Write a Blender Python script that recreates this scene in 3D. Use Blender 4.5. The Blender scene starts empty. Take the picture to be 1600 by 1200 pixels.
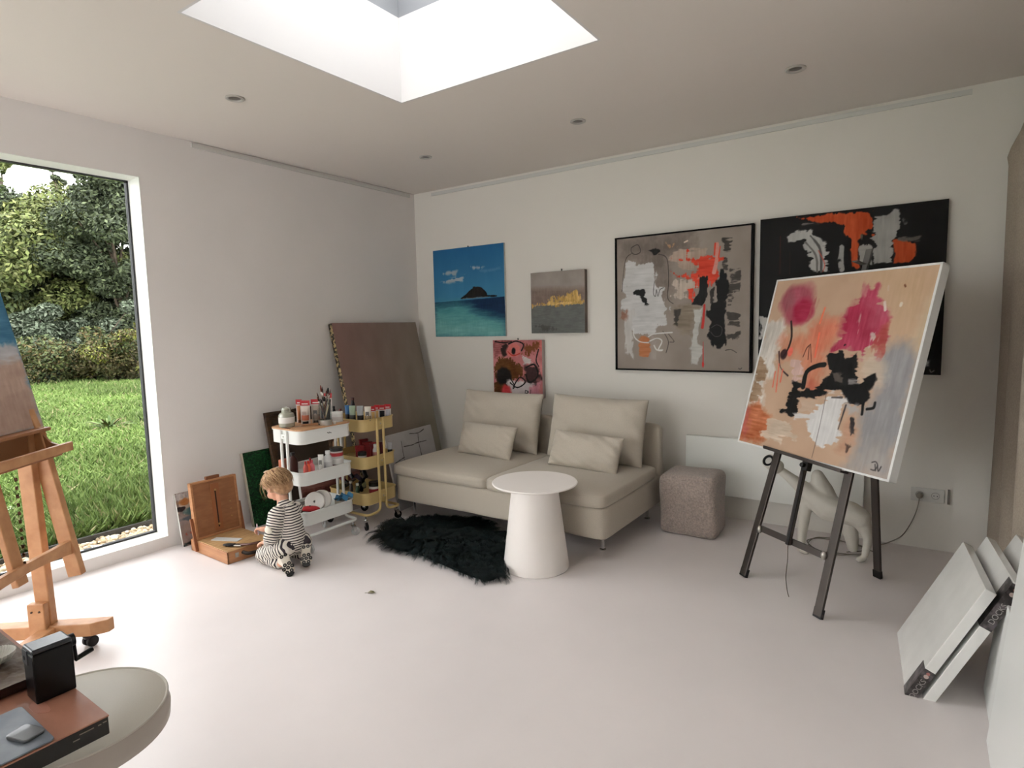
import bpy, bmesh, math, random
import numpy as np
from mathutils import Vector, Matrix, noise as mnoise

sc = bpy.context.scene
col = sc.collection
R_ = math.radians

# ------------------------------------------------------------------ camera
F_PX = 930.64
YAW, PITCH, ROLL = -0.60359579, -0.09830237, -0.02291289
CAM_H = 1.43
cy_, sy_, cp_, sp_ = math.cos(YAW), math.sin(YAW), math.cos(PITCH), math.sin(PITCH)
fw = Vector((sy_*cp_, cy_*cp_, sp_)); r0 = Vector((cy_, -sy_, 0)); u0 = r0.cross(fw)
rr = math.cos(ROLL)*r0 + math.sin(ROLL)*u0
uu = -math.sin(ROLL)*r0 + math.cos(ROLL)*u0
cam_d = bpy.data.cameras.new('camera'); cam = bpy.data.objects.new('camera', cam_d); col.objects.link(cam)
cam_d.sensor_width = 36; cam_d.lens = F_PX/1600*36; cam_d.clip_start = 0.05; cam_d.clip_end = 300
M = Matrix((rr, uu, -fw)).transposed().to_4x4(); M.translation = (0, 0, CAM_H)
cam.matrix_world = M
sc.camera = cam

# ------------------------------------------------------------------ world, daylight, exposure
sc.view_settings.view_transform = 'Standard'; sc.view_settings.look = 'None'
sc.view_settings.gamma = 1; sc.view_settings.use_curve_mapping = False
sc.view_settings.exposure = 2.25
w = bpy.data.worlds.new('overcast_sky'); sc.world = w; w.use_nodes = True
nt = w.node_tree; nt.nodes.clear()
wo = nt.nodes.new('ShaderNodeOutputWorld'); bg = nt.nodes.new('ShaderNodeBackground')
tc = nt.nodes.new('ShaderNodeTexCoord'); nz = nt.nodes.new('ShaderNodeTexNoise'); rp = nt.nodes.new('ShaderNodeValToRGB')
nz.inputs['Scale'].default_value = 2.2; nz.inputs['Detail'].default_value = 4
rp.color_ramp.elements[0].color = (0.78, 0.82, 0.86, 1); rp.color_ramp.elements[1].color = (1.0, 1.0, 0.98, 1)
nt.links.new(tc.outputs['Generated'], nz.inputs['Vector']); nt.links.new(nz.outputs['Fac'], rp.inputs['Fac'])
nt.links.new(rp.outputs['Color'], bg.inputs['Color']); bg.inputs['Strength'].default_value = 1.35
nt.links.new(bg.outputs['Background'], wo.inputs['Surface'])

def area(name, loc, size, sizey, power, rot, color=(1, 1, 1), portal=False):
    d = bpy.data.lights.new(name, 'AREA'); d.shape = 'RECTANGLE'; d.size = size; d.size_y = sizey
    d.energy = power; d.color = color
    if portal: d.cycles.is_portal = True
    o = bpy.data.objects.new(name, d); o.location = loc; o.rotation_euler = rot; col.objects.link(o); return o
# daylight openings: portals in the garden window and the roof light
area('garden_window_daylight', (-4.30, -0.01, 1.25), 2.35, 3.75, 1, (0, R_(-90), 0), portal=True)
area('roof_light_daylight', (-1.885, 1.97, 3.40), 1.3, 1.3, 1, (0, 0, 0), portal=True)

area('added_window_daylight', (-2.7, -3.22, 1.25), 2.4, 2.34, 1, (R_(90), 0, 0), portal=True)  # portal of the unseen rear window, added for more light in the room

# ------------------------------------------------------------------ helpers
def lin(c):
    return tuple(((x/255)/12.92 if x/255 <= 0.04045 else ((x/255+0.055)/1.055)**2.4) for x in c)
def linnp(a):
    a = np.clip(a, 0, 255)/255.0
    return np.where(a <= 0.04045, a/12.92, ((a+0.055)/1.055)**2.4)

MATS = {}
def mat(name, c, rough=0.5, metal=0.0, var=0.0, scale=8.0, bump=0.0, bscale=60.0, stretch=None, c2=None, spec=0.5,
        trans=0.0, ior=1.45, alpha=1.0, sheen=0.0, coat=0.0, detail=4.0, contrast=None):
    """principled material with noise colour variation and noise bump"""
    if name in MATS: return MATS[name]
    m = bpy.data.materials.new(name); m.use_nodes = True; n = m.node_tree; b = n.nodes['Principled BSDF']
    L = n.links.new
    b.inputs['Base Color'].default_value = (*lin(c), 1); b.inputs['Roughness'].default_value = rough
    b.inputs['Metallic'].default_value = metal; b.inputs['Specular IOR Level'].default_value = spec
    b.inputs['Transmission Weight'].default_value = trans; b.inputs['IOR'].default_value = ior
    b.inputs['Sheen Weight'].default_value = sheen; b.inputs['Coat Weight'].default_value = coat
    b.inputs['Alpha'].default_value = alpha
    t = n.nodes.new('ShaderNodeTexCoord'); mp = n.nodes.new('ShaderNodeMapping'); L(t.outputs['Object'], mp.inputs['Vector'])
    if stretch: mp.inputs['Scale'].default_value = stretch
    if var > 0 or c2:
        z = n.nodes.new('ShaderNodeTexNoise'); z.inputs['Scale'].default_value = scale; z.inputs['Detail'].default_value = detail
        L(mp.outputs['Vector'], z.inputs['Vector'])
        r = n.nodes.new('ShaderNodeValToRGB')
        lo, hi = contrast or (0.3, 0.7)
        r.color_ramp.elements[0].position = lo; r.color_ramp.elements[1].position = hi
        if c2: a_, b_ = c, c2
        else: a_ = tuple(max(0, x*(1-var)) for x in c); b_ = tuple(min(255, x*(1+var)) for x in c)
        r.color_ramp.elements[0].color = (*lin(a_), 1); r.color_ramp.elements[1].color = (*lin(b_), 1)
        L(z.outputs['Fac'], r.inputs['Fac']); L(r.outputs['Color'], b.inputs['Base Color'])
    if bump > 0:
        z2 = n.nodes.new('ShaderNodeTexNoise'); z2.inputs['Scale'].default_value = bscale; z2.inputs['Detail'].default_value = 5
        L(mp.outputs['Vector'], z2.inputs['Vector'])
        bu = n.nodes.new('ShaderNodeBump'); bu.inputs['Strength'].default_value = bump; bu.inputs['Distance'].default_value = 0.01
        L(z2.outputs['Fac'], bu.inputs['Height']); L(bu.outputs['Normal'], b.inputs['Normal'])
    MATS[name] = m; return m

def vmat(name, rough=0.55, bump=0.15, bscale=250, attr='Col', coat=0.0):
    if name in MATS: return MATS[name]
    m = bpy.data.materials.new(name); m.use_nodes = True; n = m.node_tree; b = n.nodes['Principled BSDF']
    a = n.nodes.new('ShaderNodeAttribute'); a.attribute_name = attr
    n.links.new(a.outputs['Color'], b.inputs['Base Color']); b.inputs['Roughness'].default_value = rough; b.inputs['Specular IOR Level'].default_value = .22
    b.inputs['Coat Weight'].default_value = coat
    z2 = n.nodes.new('ShaderNodeTexNoise'); z2.inputs['Scale'].default_value = bscale; t = n.nodes.new('ShaderNodeTexCoord')
    n.links.new(t.outputs['Object'], z2.inputs['Vector'])
    bu = n.nodes.new('ShaderNodeBump'); bu.inputs['Strength'].default_value = bump; bu.inputs['Distance'].default_value = 0.002
    n.links.new(z2.outputs['Fac'], bu.inputs['Height']); n.links.new(bu.outputs['Normal'], b.inputs['Normal'])
    MATS[name] = m; return m

def frame_mat(ex, ey, ez, o):
    m = Matrix((Vector(ex), Vector(ey), Vector(ez))).transposed().to_4x4(); m.translation = Vector(o); return m

class MB:
    def __init__(s): s.bm = bmesh.new(); s.mi = 0
    def _mi(s, fs):
        for f in fs: f.material_index = s.mi
    def box(s, c, d, m=None, rot=None):
        r = bmesh.ops.create_cube(s.bm, size=1)
        T = Matrix.Translation(c) @ (rot.to_4x4() if rot else Matrix()) @ Matrix.Diagonal((*d, 1))
        if m: T = m @ T
        bmesh.ops.transform(s.bm, matrix=T, verts=r['verts'])
        s._mi({f for v in r['verts'] for f in v.link_faces}); return s
    def box2(s, a, b, m=None):
        return s.box([(a[i]+b[i])/2 for i in range(3)], [abs(a[i]-b[i]) for i in range(3)], m)
    def beam(s, p, q, wx, wz, up=(0, 0, 1)):
        p = Vector(p); q = Vector(q); d = (q-p); L = d.length; d.normalize(); u = Vector(up)
        x = d.cross(u).normalized(); u = x.cross(d).normalized()
        m = frame_mat(x, d, u, (p+q)/2)
        return s.box((0, 0, 0), (wx, L, wz), m)
    def cyl(s, p, q, r1, r2=None, seg=20, cap=True):
        r2 = r1 if r2 is None else r2; p = Vector(p); q = Vector(q); d = q-p; L = d.length
        r = bmesh.ops.create_cone(s.bm, cap_ends=cap, cap_tris=False, segments=seg, radius1=r1, radius2=r2, depth=L)
        T = Matrix.Translation((p+q)/2) @ d.to_track_quat('Z', 'Y').to_matrix().to_4x4()
        bmesh.ops.transform(s.bm, matrix=T, verts=r['verts'])
        s._mi({f for v in r['verts'] for f in v.link_faces}); return s
    def sph(s, c, r, seg=16, m=None):
        r_ = (r, r, r) if not hasattr(r, '__len__') else r
        q = bmesh.ops.create_uvsphere(s.bm, u_segments=seg, v_segments=max(8, seg//2), radius=1)
        T = Matrix.Translation(c) @ (m.to_4x4() if m else Matrix()) @ Matrix.Diagonal((*r_, 1))
        bmesh.ops.transform(s.bm, matrix=T, verts=q['verts'])
        s._mi({f for v in q['verts'] for f in v.link_faces}); return s
    def lathe(s, prof, c=(0, 0, 0), seg=40, m=None):
        rings = []; T = m or Matrix.Translation(c)
        for r, z in prof:
            if r < 1e-6: rings.append([s.bm.verts.new(T @ Vector((0, 0, z)))])
            else: rings.append([s.bm.verts.new(T @ Vector((r*math.cos(2*math.pi*i/seg), r*math.sin(2*math.pi*i/seg), z))) for i in range(seg)])
        fs = []
        for a, b in zip(rings, rings[1:]):
            for i in range(seg):
                j = (i+1) % seg
                if len(a) == 1 and len(b) == 1: continue
                if len(a) == 1: fs.append(s.bm.faces.new((a[0], b[j], b[i])))
                elif len(b) == 1: fs.append(s.bm.faces.new((a[i], a[j], b[0])))
                else: fs.append(s.bm.faces.new((a[i], a[j], b[j], b[i])))
        s._mi(fs); return s
    def tube(s, pts, r, seg=10, cap=True):
        pts = [Vector(p) for p in pts]; n = len(pts); rs = r if hasattr(r, '__len__') else [r]*n
        rings = []; up = None
        for i, p in enumerate(pts):
            t = (pts[min(i+1, n-1)]-pts[max(i-1, 0)]).normalized()
            if up is None:
                up = Vector((0, 0, 1)) if abs(t.z) < .9 else Vector((1, 0, 0))
            x = t.cross(up).normalized(); up = x.cross(t).normalized()
            rings.append([s.bm.verts.new(p + rs[i]*(math.cos(2*math.pi*k/seg)*x + math.sin(2*math.pi*k/seg)*up)) for k in range(seg)])
        fs = []
        for a, b in zip(rings, rings[1:]):
            for k in range(seg):
                j = (k+1) % seg; fs.append(s.bm.faces.new((a[k], a[j], b[j], b[k])))
        if cap: fs.append(s.bm.faces.new(rings[0][::-1])); fs.append(s.bm.faces.new(rings[-1]))
        s._mi(fs); return s
    def prism(s, poly, z0, z1, m=None):
        T = m or Matrix()
        a = [s.bm.verts.new(T @ Vector((x, y, z0))) for x, y in poly]; b = [s.bm.verts.new(T @ Vector((x, y, z1))) for x, y in poly]
        n = len(poly); fs = [s.bm.faces.new(a[::-1]), s.bm.faces.new(b)]
        for i in range(n):
            j = (i+1) % n; fs.append(s.bm.faces.new((a[i], a[j], b[j], b[i])))
        s._mi(fs); return s
    def quad(s, ps):
        f = s.bm.faces.new([s.bm.verts.new(p) for p in ps]); s._mi([f]); return s
    def build(s, name, mats, parent=None, smooth=False, bevel=0, bseg=2, angle=35, subsurf=0):
        bmesh.ops.recalc_face_normals(s.bm, faces=s.bm.faces)
        me = bpy.data.meshes.new(name); s.bm.to_mesh(me); s.bm.free()
        return link(name, me, mats, parent, smooth, bevel, bseg, angle, subsurf)

def link(name, me, mats, parent=None, smooth=False, bevel=0, bseg=2, angle=35, subsurf=0):
    if not isinstance(mats, (list, tuple)): mats = [mats]
    for m in mats: me.materials.append(m)
    o = bpy.data.objects.new(name, me); col.objects.link(o)
    if parent: o.parent = parent
    if smooth:
        me.polygons.foreach_set('use_smooth', [True]*len(me.polygons))
        if smooth == 'auto': me.set_sharp_from_angle(angle=R_(angle))
    if bevel:
        b = o.modifiers.new('bevel', 'BEVEL'); b.width = bevel; b.segments = bseg; b.limit_method = 'ANGLE'; b.angle_limit = R_(40)
    if subsurf:
        b = o.modifiers.new('sub', 'SUBSURF'); b.levels = subsurf; b.render_levels = subsurf
    return o

def tag(o, label=None, cat=None, group=None, kind=None):
    if label: o['label'] = label
    if cat: o['category'] = cat
    if group: o['group'] = group
    if kind: o['kind'] = kind
    return o
def thing(name, label, cat, loc=(0, 0, 0), rotz=0, group=None, matrix=None):
    o = bpy.data.objects.new(name, None); col.objects.link(o); o.empty_display_size = .05
    if matrix is not None: o.matrix_world = matrix
    else: o.location = loc; o.rotation_euler = (0, 0, rotz)
    return tag(o, label, cat, group)
def plabel(o, l): o['label'] = l; return o
def copy_tree(o, parent=None):
    c = o.copy(); col.objects.link(c)
    if parent: c.parent = parent
    for ch in list(o.children):
        copy_tree(ch, c)
    return c
def struct(o): o['kind'] = 'structure'; return o

def rrect(w, d, r, seg=6):
    pts = []
    for cx, cyy, a0 in ((w/2-r, d/2-r, 0), (-w/2+r, d/2-r, 90), (-w/2+r, -d/2+r, 180), (w/2-r, -d/2+r, 270)):
        for i in range(seg+1):
            a = R_(a0+90*i/seg); pts.append((cx+r*math.cos(a), cyy+r*math.sin(a)))
    return pts
def fillet(pts, r, n=5):
    """round the corners of a 3D polyline"""
    pts = [Vector(p) for p in pts]; out = [pts[0]]
    for a, b, c in zip(pts, pts[1:], pts[2:]):
        d1 = (a-b); d2 = (c-b); rr_ = min(r, d1.length*.49, d2.length*.49)
        p = b+d1.normalized()*rr_; q = b+d2.normalized()*rr_
        for i in range(n+1):
            t = i/n; out.append((1-t)**2*p + 2*t*(1-t)*b + t*t*q)
    out.append(pts[-1]); return out
def smoothpath(pts, n=8):
    pts = [Vector(p) for p in pts]; out = []
    P = [pts[0]]+pts+[pts[-1]]
    for i in range(1, len(P)-2):
        for k in range(n):
            t = k/n; p0, p1, p2, p3 = P[i-1:i+3]
            out.append(0.5*((2*p1)+(-p0+p2)*t+(2*p0-5*p1+4*p2-p3)*t*t+(-p0+3*p1-3*p2+p3)*t**3))
    out.append(pts[-1]); return out

def remesh(prims, voxel, smooth_it=4, factor=.5):
    """prims: ('c',p0,r0,p1,r1) tapered capsules or ('e',centre,radii,rot) ellipsoids -> one continuous mesh"""
    bm = bmesh.new()
    for p in prims:
        b2 = bmesh.new()
        if p[0] == 'c':
            for c, r in ((p[1], p[2]), (p[3], p[4])):
                q = bmesh.ops.create_icosphere(b2, subdivisions=2, radius=r); bmesh.ops.translate(b2, verts=q['verts'], vec=Vector(c))
            h = bmesh.ops.convex_hull(b2, input=b2.verts[:])
            bmesh.ops.delete(b2, geom=list({g for g in h['geom_interior']+h['geom_unused'] if isinstance(g, bmesh.types.BMVert)}), context='VERTS')
        else:
            q = bmesh.ops.create_icosphere(b2, subdivisions=3, radius=1)
            T = Matrix.Translation(p[1]) @ (p[3].to_4x4() if len(p) > 3 and p[3] else Matrix()) @ Matrix.Diagonal((*p[2], 1))
            bmesh.ops.transform(b2, matrix=T, verts=b2.verts)
        bmesh.ops.recalc_face_normals(b2, faces=b2.faces)
        tmp = bpy.data.meshes.new('t'); b2.to_mesh(tmp); b2.free(); bm.from_mesh(tmp); bpy.data.meshes.remove(tmp)
    me = bpy.data.meshes.new('t'); bm.to_mesh(me); bm.free()
    o = bpy.data.objects.new('t', me); col.objects.link(o)
    m = o.modifiers.new('r', 'REMESH'); m.mode = 'VOXEL'; m.voxel_size = voxel
    if smooth_it:
        s = o.modifiers.new('s', 'SMOOTH'); s.iterations = smooth_it; s.factor = factor
    dg = bpy.context.evaluated_depsgraph_get(); dg.update()
    out = bpy.data.meshes.new_from_object(o.evaluated_get(dg)); bpy.data.objects.remove(o); bpy.data.meshes.remove(me)
    return out

def text_mesh(body, size, m, mt, parent, name='lettering', extrude=0.0004, label=None):
    c = bpy.data.curves.new('tx', 'FONT'); c.body = body; c.size = size; c.extrude = extrude; c.align_x = 'CENTER'; c.align_y = 'CENTER'
    o = bpy.data.objects.new('tx', c); col.objects.link(o)
    dg = bpy.context.evaluated_depsgraph_get(); dg.update()
    me = bpy.data.meshes.new_from_object(o.evaluated_get(dg)); bpy.data.objects.remove(o); bpy.data.curves.remove(c)
    me.transform(m); r = link(name, me, mt, parent)
    if label: r['label'] = label
    return r

# ------------------------------------------------------------------ painted surfaces (strokes on a fine vertex grid)
def vnoise(N, f, seed, octs=3, ax=1.0, ay=1.0, persist=.5):
    rs = np.random.RandomState(seed); out = np.zeros((N, N)); amp = 1; tot = 0
    y, x = np.mgrid[0:N, 0:N]/(N-1.0)
    for o in range(octs):
        fx = max(1, f*ax*2**o); fy = max(1, f*ay*2**o)
        g = rs.rand(int(fy)+3, int(fx)+3)
        X = x*fx; Y = y*fy; xi = X.astype(int); yi = Y.astype(int); tx = X-xi; ty = Y-yi
        tx = tx*tx*(3-2*tx); ty = ty*ty*(3-2*ty)
        out += amp*((g[yi, xi]*(1-tx)+g[yi, xi+1]*tx)*(1-ty)+(g[yi+1, xi]*(1-tx)+g[yi+1, xi+1]*tx)*ty)
        tot += amp; amp *= persist
    return out/tot
def homography(c4):
    """px corners TL,TR,BR,BL -> u,v"""
    A = []; dst = [(0, 1), (1, 1), (1, 0), (0, 0)]
    for (x, y), (u, v) in zip(c4, dst):
        A.append([x, y, 1, 0, 0, 0, -u*x, -u*y, -u]); A.append([0, 0, 0, x, y, 1, -v*x, -v*y, -v])
    return np.linalg.svd(np.array(A, float))[2][-1].reshape(3, 3)
class Art:
    def __init__(s, N, base, c4=None, seed=1, var=10, streak=(1, 1)):
        s.N = N; s.rs = np.random.RandomState(seed); s.seed = seed
        s.v, s.u = np.mgrid[0:N, 0:N]/(N-1.0)
        s.c = np.ones((N, N, 3))*np.array(base, float)
        s.c += (vnoise(N, 6, seed, 4, *streak)-.5)[..., None]*var*2
        s.H = homography(c4) if c4 else None
    def P(s, pts):
        if s.H is None: return np.array(pts, float)
        q = np.c_[np.array(pts, float), np.ones(len(pts))] @ s.H.T; return q[:, :2]/q[:, 2:]
    def _put(s, mask, colr, alpha, var, streak):
        s.seed += 7
        n = vnoise(s.N, 10, s.seed, 4, *streak)-.5
        n = n+.8*(vnoise(s.N, 30, s.seed+2, 2, *((3, .4) if s.rs.rand() < .5 else (.4, 3)))-.5)
        c = np.array(colr, float)+n[..., None]*var*2
        a = np.clip(mask*alpha, 0, 1)[..., None]
        s.c = s.c*(1-a)+c*a
    def poly(s, pts, colr, rough=.03, soft=.006, alpha=1, var=12, streak=(1, 1), dry=0, nf=14):
        q = s.P(pts); n = len(q); s.seed += 3
        d = np.full((s.N, s.N), 1e9); inside = np.zeros((s.N, s.N), bool)
        for i in range(n):
            a, b = q[i], q[(i+1) % n]; e = b-a
            wx = s.u-a[0]; wy = s.v-a[1]; t = np.clip((wx*e[0]+wy*e[1])/(e@e+1e-12), 0, 1)
            d = np.minimum(d, np.hypot(wx-t*e[0], wy-t*e[1]))
            c1 = (a[1] <= s.v) & (b[1] > s.v); c2 = (a[1] > s.v) & (b[1] <= s.v)
            cr = e[0]*wy-e[1]*wx
            inside ^= (c1 & (cr > 0)) | (c2 & (cr < 0))
        sd = np.where(inside, -d, d)
        sd = sd+(vnoise(s.N, nf, s.seed, 4, *streak)-.5)*2.4*rough+(vnoise(s.N, 46, s.seed+5, 2, *streak)-.5)*rough*1.1
        m = np.clip(.5-sd/soft/2, 0, 1)
        if soft < .02 and rough > .006:      # dry, streaky brush edge
            ang = s.rs.rand() < .5; n2 = vnoise(s.N, 22, s.seed+9, 3, *((2.2, .5) if ang else (.5, 2.2)))
            band = np.clip(1+sd/(rough*1.8+.01), 0, 1)
            m = m*np.clip((n2-band*.46)*12, 0, 1)
        if dry: m = m*np.clip((vnoise(s.N, 16, s.seed+1, 4, *streak)-dry*.55)*9, 0, 1)
        s._put(m, colr, alpha, var, streak); return s
    def line(s, pts, colr, w=.01, rough=.3, alpha=1, var=8, soft=.004, dry=0, streak=(1, 1), curve=True):
        q = s.P(pts); s.seed += 3
        if curve and len(q) > 2:
            q = np.array([p[:2] for p in smoothpath([(a, b, 0) for a, b in q], 5)])
        d = np.full((s.N, s.N), 1e9)
        for a, b in zip(q[:-1], q[1:]):
            e = b-a; wx = s.u-a[0]; wy = s.v-a[1]; t = np.clip((wx*e[0]+wy*e[1])/(e@e+1e-12), 0, 1)
            d = np.minimum(d, np.hypot(wx-t*e[0], wy-t*e[1]))
        m = np.clip((w/2*(1+rough*2*(vnoise(s.N, 20, s.seed, 3)-.5))-d)/soft+.5, 0, 1)
        if dry: m = m*np.clip((vnoise(s.N, 20, s.seed+1, 4, *streak)-dry*.55)*9, 0, 1)
        s._put(m, colr, alpha, var, streak); return s
    def blob(s, c, rx, ry, colr, soft=.3, alpha=1, rough=.3, var=10, dry=0, streak=(1, 1)):
        q = s.P([c])[0]; s.seed += 3
        r = np.hypot((s.u-q[0])/rx, (s.v-q[1])/ry)+(vnoise(s.N, 9, s.seed, 4, *streak)-.5)*2*rough
        m = np.clip((1-r)/soft, 0, 1)
        if dry: m = m*np.clip((vnoise(s.N, 16, s.seed+1, 4, *streak)-dry*.55)*9, 0, 1)
        s._put(m, colr, alpha, var, streak); return s
    def speck(s, colr, f, thr, seed, alpha=1, region=None):
        n = vnoise(s.N, f, seed, 2); m = np.clip((n-thr)*14, 0, 1)
        if region is not None: m = m*region
        s._put(m, colr, alpha, 12, (1, 1)); return s

def painted_panel(name, art, W, H, T, side_mat, parent=None, face_mat=None, wrap=None):
    """canvas: front at local y=0 facing -y, x 0..W, z 0..H, thickness T towards +y"""
    N = art.N; me = bpy.data.meshes.new(name)
    u = art.u.ravel()*W; v = art.v.ravel()*H
    co = np.c_[u, np.zeros(N*N), v]
    idx = np.arange(N*N).reshape(N, N)
    f = np.stack([idx[:-1, :-1], idx[:-1, 1:], idx[1:, 1:], idx[1:, :-1]], -1).reshape(-1, 4)
    ex = np.array([[0, 0, 0], [W, 0, 0], [W, 0, H], [0, 0, H], [0, T, 0], [W, T, 0], [W, T, H], [0, T, H]], float); b = N*N
    sides = np.array([[0, 4, 5, 1], [1, 5, 6, 2], [2, 6, 7, 3], [3, 7, 4, 0], [5, 4, 7, 6]])+b
    co = np.r_[co, ex]; F = np.r_[f, sides]
    me.vertices.add(len(co)); me.vertices.foreach_set('co', co.ravel())
    me.loops.add(F.size); me.loops.foreach_set('vertex_index', F.ravel().astype(np.int32))
    me.polygons.add(len(F)); me.polygons.foreach_set('loop_start', np.arange(0, F.size, 4, dtype=np.int32))
    mi = np.zeros(len(F), np.int32); mi[len(f):] = 1; me.polygons.foreach_set('material_index', mi)
    me.update(calc_edges=True)
    a = me.color_attributes.new('Col', 'FLOAT_COLOR', 'POINT')
    c = np.ones((len(co), 4)); c[:N*N, :3] = linnp(art.c.reshape(-1, 3)); c[N*N:, :3] = .8
    a.data.foreach_set('color', c.ravel())
    return link(name, me, [face_mat or vmat('acrylic_paint'), side_mat], parent)

# ------------------------------------------------------------------ materials
WALL = mat('wall_paint_white', (236, 231, 227), .85, var=.012, scale=1.5, bump=.06, bscale=180)
CEIL = mat('ceiling_paint', (232, 224, 216), .9, bump=.04, bscale=150)
FLOOR = mat('cast_floor', (236, 228, 226), .36, var=.02, scale=1.3, bump=.03, bscale=9, spec=.45)
WHITE = mat('white_lacquer', (235, 235, 231), .35)
WHITEM = mat('white_matt', (232, 231, 227), .6)
REVEAL = mat('window_reveal', (240, 240, 235), .5)
DARKSEAL = mat('dark_seal', (60, 60, 62), .6)
BLACK = mat('black_plastic', (10, 10, 11), .4, spec=.35)
BLACKM = mat('black_matt', (11, 10, 10), .75, spec=.25)
CHROME = mat('chrome', (215, 215, 215), .12, 1.0)
STEEL = mat('brushed_steel', (175, 170, 162), .35, 1.0)
SOFA = mat('sofa_fabric', (189, 179, 164), .95, var=.05, scale=350, bump=.25, bscale=600, sheen=.2)
BEECH = mat('beech_wood', (205, 160, 118), .5, c2=(186, 138, 98), scale=3, stretch=(14, 14, 2), bump=.05, bscale=40)
GLASS = mat('clear_glass', (250, 250, 250), .02, trans=1.0, ior=1.45)

# ================================================================== THE ROOM
XL, XR, YB, YS, ZC = -4.113, 0.47, 4.365, -3.0, 2.712
T = .16
# floor
b = MB(); b.box2((XL-.3, YS-.3, -.12), (XR+.25, YB+.25, 0)); struct(b.build('floor', FLOOR))
# ceiling with the roof-light opening
sx0, sx1, sy0, sy1 = -2.506, -1.266, 1.35, 2.588
b = MB()
hg = .012
for a, c in (((XL-.25, YS-.25), (sx0-hg, YB+.25)), ((sx1+hg, YS-.25), (XR+.25, YB+.25)), ((sx0-hg, YS-.25), (sx1+hg, sy0-hg)), ((sx0-hg, sy1+hg), (sx1+hg, YB+.25))):
    b.box2((a[0], a[1], ZC), (c[0], c[1], ZC+.14))
struct(b.build('ceiling', CEIL))
# roof-light shaft and glazing
b = MB(); zt = 3.172
for a, c in (((sx0-hg, sy0-hg), (sx0, sy1+hg)), ((sx1, sy0-hg), (sx1+hg, sy1+hg)), ((sx0, sy0-hg), (sx1, sy0)), ((sx0, sy1), (sx1, sy1+hg))):
    b.box2((a[0], a[1], ZC+.0), (c[0], c[1], zt))
struct(b.build('trim_1', mat('shaft_white', (226, 223, 221), .75)))
b = MB(); zk = 3.42
for a, c in (((sx0-.06, sy0-.06), (sx0, sy1+.06)), ((sx1, sy0-.06), (sx1+.06, sy1+.06)), ((sx0, sy0-.06), (sx1, sy0)), ((sx0, sy1), (sx1, sy1+.06))):
    b.box2((a[0], a[1], zt), (c[0], c[1], zk))
wf = tag(b.build('window_2', mat('roof_light_frame', (150, 152, 155), .5)), kind='structure')
b = MB(); b.box2((sx0-.05, sy0-.05, zk-.012), (sx1+.05, sy1+.05, zk)); b.build('pane', mat('roof_glass', (220, 219, 219), 0, trans=1.0, ior=1.01), wf)
# left wall with the big garden window
wy0, wy1, wz0, wz1 = -1.9, 1.873, .076, 2.418
b = MB(); xo = XL-.185
b.box2((xo, wy1, 0), (XL, YB+.25, ZC)); b.box2((xo, YS-.25, 0), (XL, wy0, ZC))
b.box2((xo, wy0, wz1), (XL, wy1, ZC)); b.box2((xo, wy0, -.12), (XL, wy1, wz0))
struct(b.build('wall_left', WALL))
# window 1: reveal lining, frame and pane
xg = -4.262
b = MB(); e = .004
b.box2((xg, wy0, wz0), (XL+.001, wy1, wz0+e)); b.box2((xg, wy0, wz1-e), (XL+.001, wy1, wz1))
b.box2((xg, wy1-e, wz0), (XL+.001, wy1, wz1)); b.box2((xg, wy0, wz0), (XL+.001, wy0+e, wz1))
win = tag(b.build('window_1', REVEAL), kind='structure')
b = MB(); fw_ = .016
b.box2((xg-.03, wy0, wz0), (xg, wy1, wz0+fw_)); b.box2((xg-.03, wy0, wz1-fw_), (xg, wy1, wz1))
b.box2((xg-.03, wy1-fw_, wz0), (xg, wy1, wz1)); b.box2((xg-.03, wy0, wz0), (xg, wy0+fw_, wz1)); b.box2((xg-.03, -.03, wz0), (xg, .03, wz1))
b.build('window_frame', DARKSEAL, win)
b = MB(); b.box2((xg-.018, wy0+fw_, wz0+fw_), (xg-.012, wy1-fw_, wz1-fw_)); b.build('pane', mat('thin_glass', (255, 255, 255), 0, trans=1.0, ior=1.12), win)
# back wall
b = MB(); b.box2((XL, YB, 0), (XR+.2, YB+.25, ZC)); struct(b.build('wall_back', mat('wall_paint_warm', (231, 226, 217), .85, bump=.06, bscale=180)))
# right wall
b = MB(); b.box2((XR, YS-.2, 0), (XR+.2, YB, ZC)); struct(b.build('wall_right', WALL))
# wall behind the camera, its wide window unseen and added to brighten the room
wx0, wx1 = -3.9, -1.5
b = MB(); b.box2((XL, YS-.2, 0), (wx0, YS, ZC)); b.box2((wx1, YS-.2, 0), (XR, YS, ZC))
b.box2((wx0, YS-.2, 2.42), (wx1, YS, ZC)); b.box2((wx0, YS-.2, 0), (wx1, YS, .08)); struct(b.build('wall_front', WALL))
b = MB()
for x in (wx0, (wx0+wx1)/2-.02, wx1-.04): b.box2((x, YS-.1, .08), (x+.04, YS-.05, 2.42))
b.box2((wx0, YS-.1, .08), (wx1, YS-.05, .11)); b.box2((wx0, YS-.1, 2.39), (wx1, YS-.05, 2.42))
added_win = tag(b.build('added_rear_window', DARKSEAL), kind='structure')
b = MB(); b.box2((wx0+.04, YS-.08, .11), (wx1-.04, YS-.074, 2.39)); b.build('pane', MATS['thin_glass'], added_win)
# picture rails under the ceiling
RAIL = mat('rail_white', (212, 210, 204), .5)
def rail(name, a, c):
    b = MB(); b.box2(a, c); o = b.build(name, RAIL); return struct(o)
rail('trim_2', (XL, 2.217, 2.672), (XL+.012, 4.30, 2.700)); rail('trim_3', (-3.88, YB-.012, 2.664), (.182, YB, 2.692))

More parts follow.
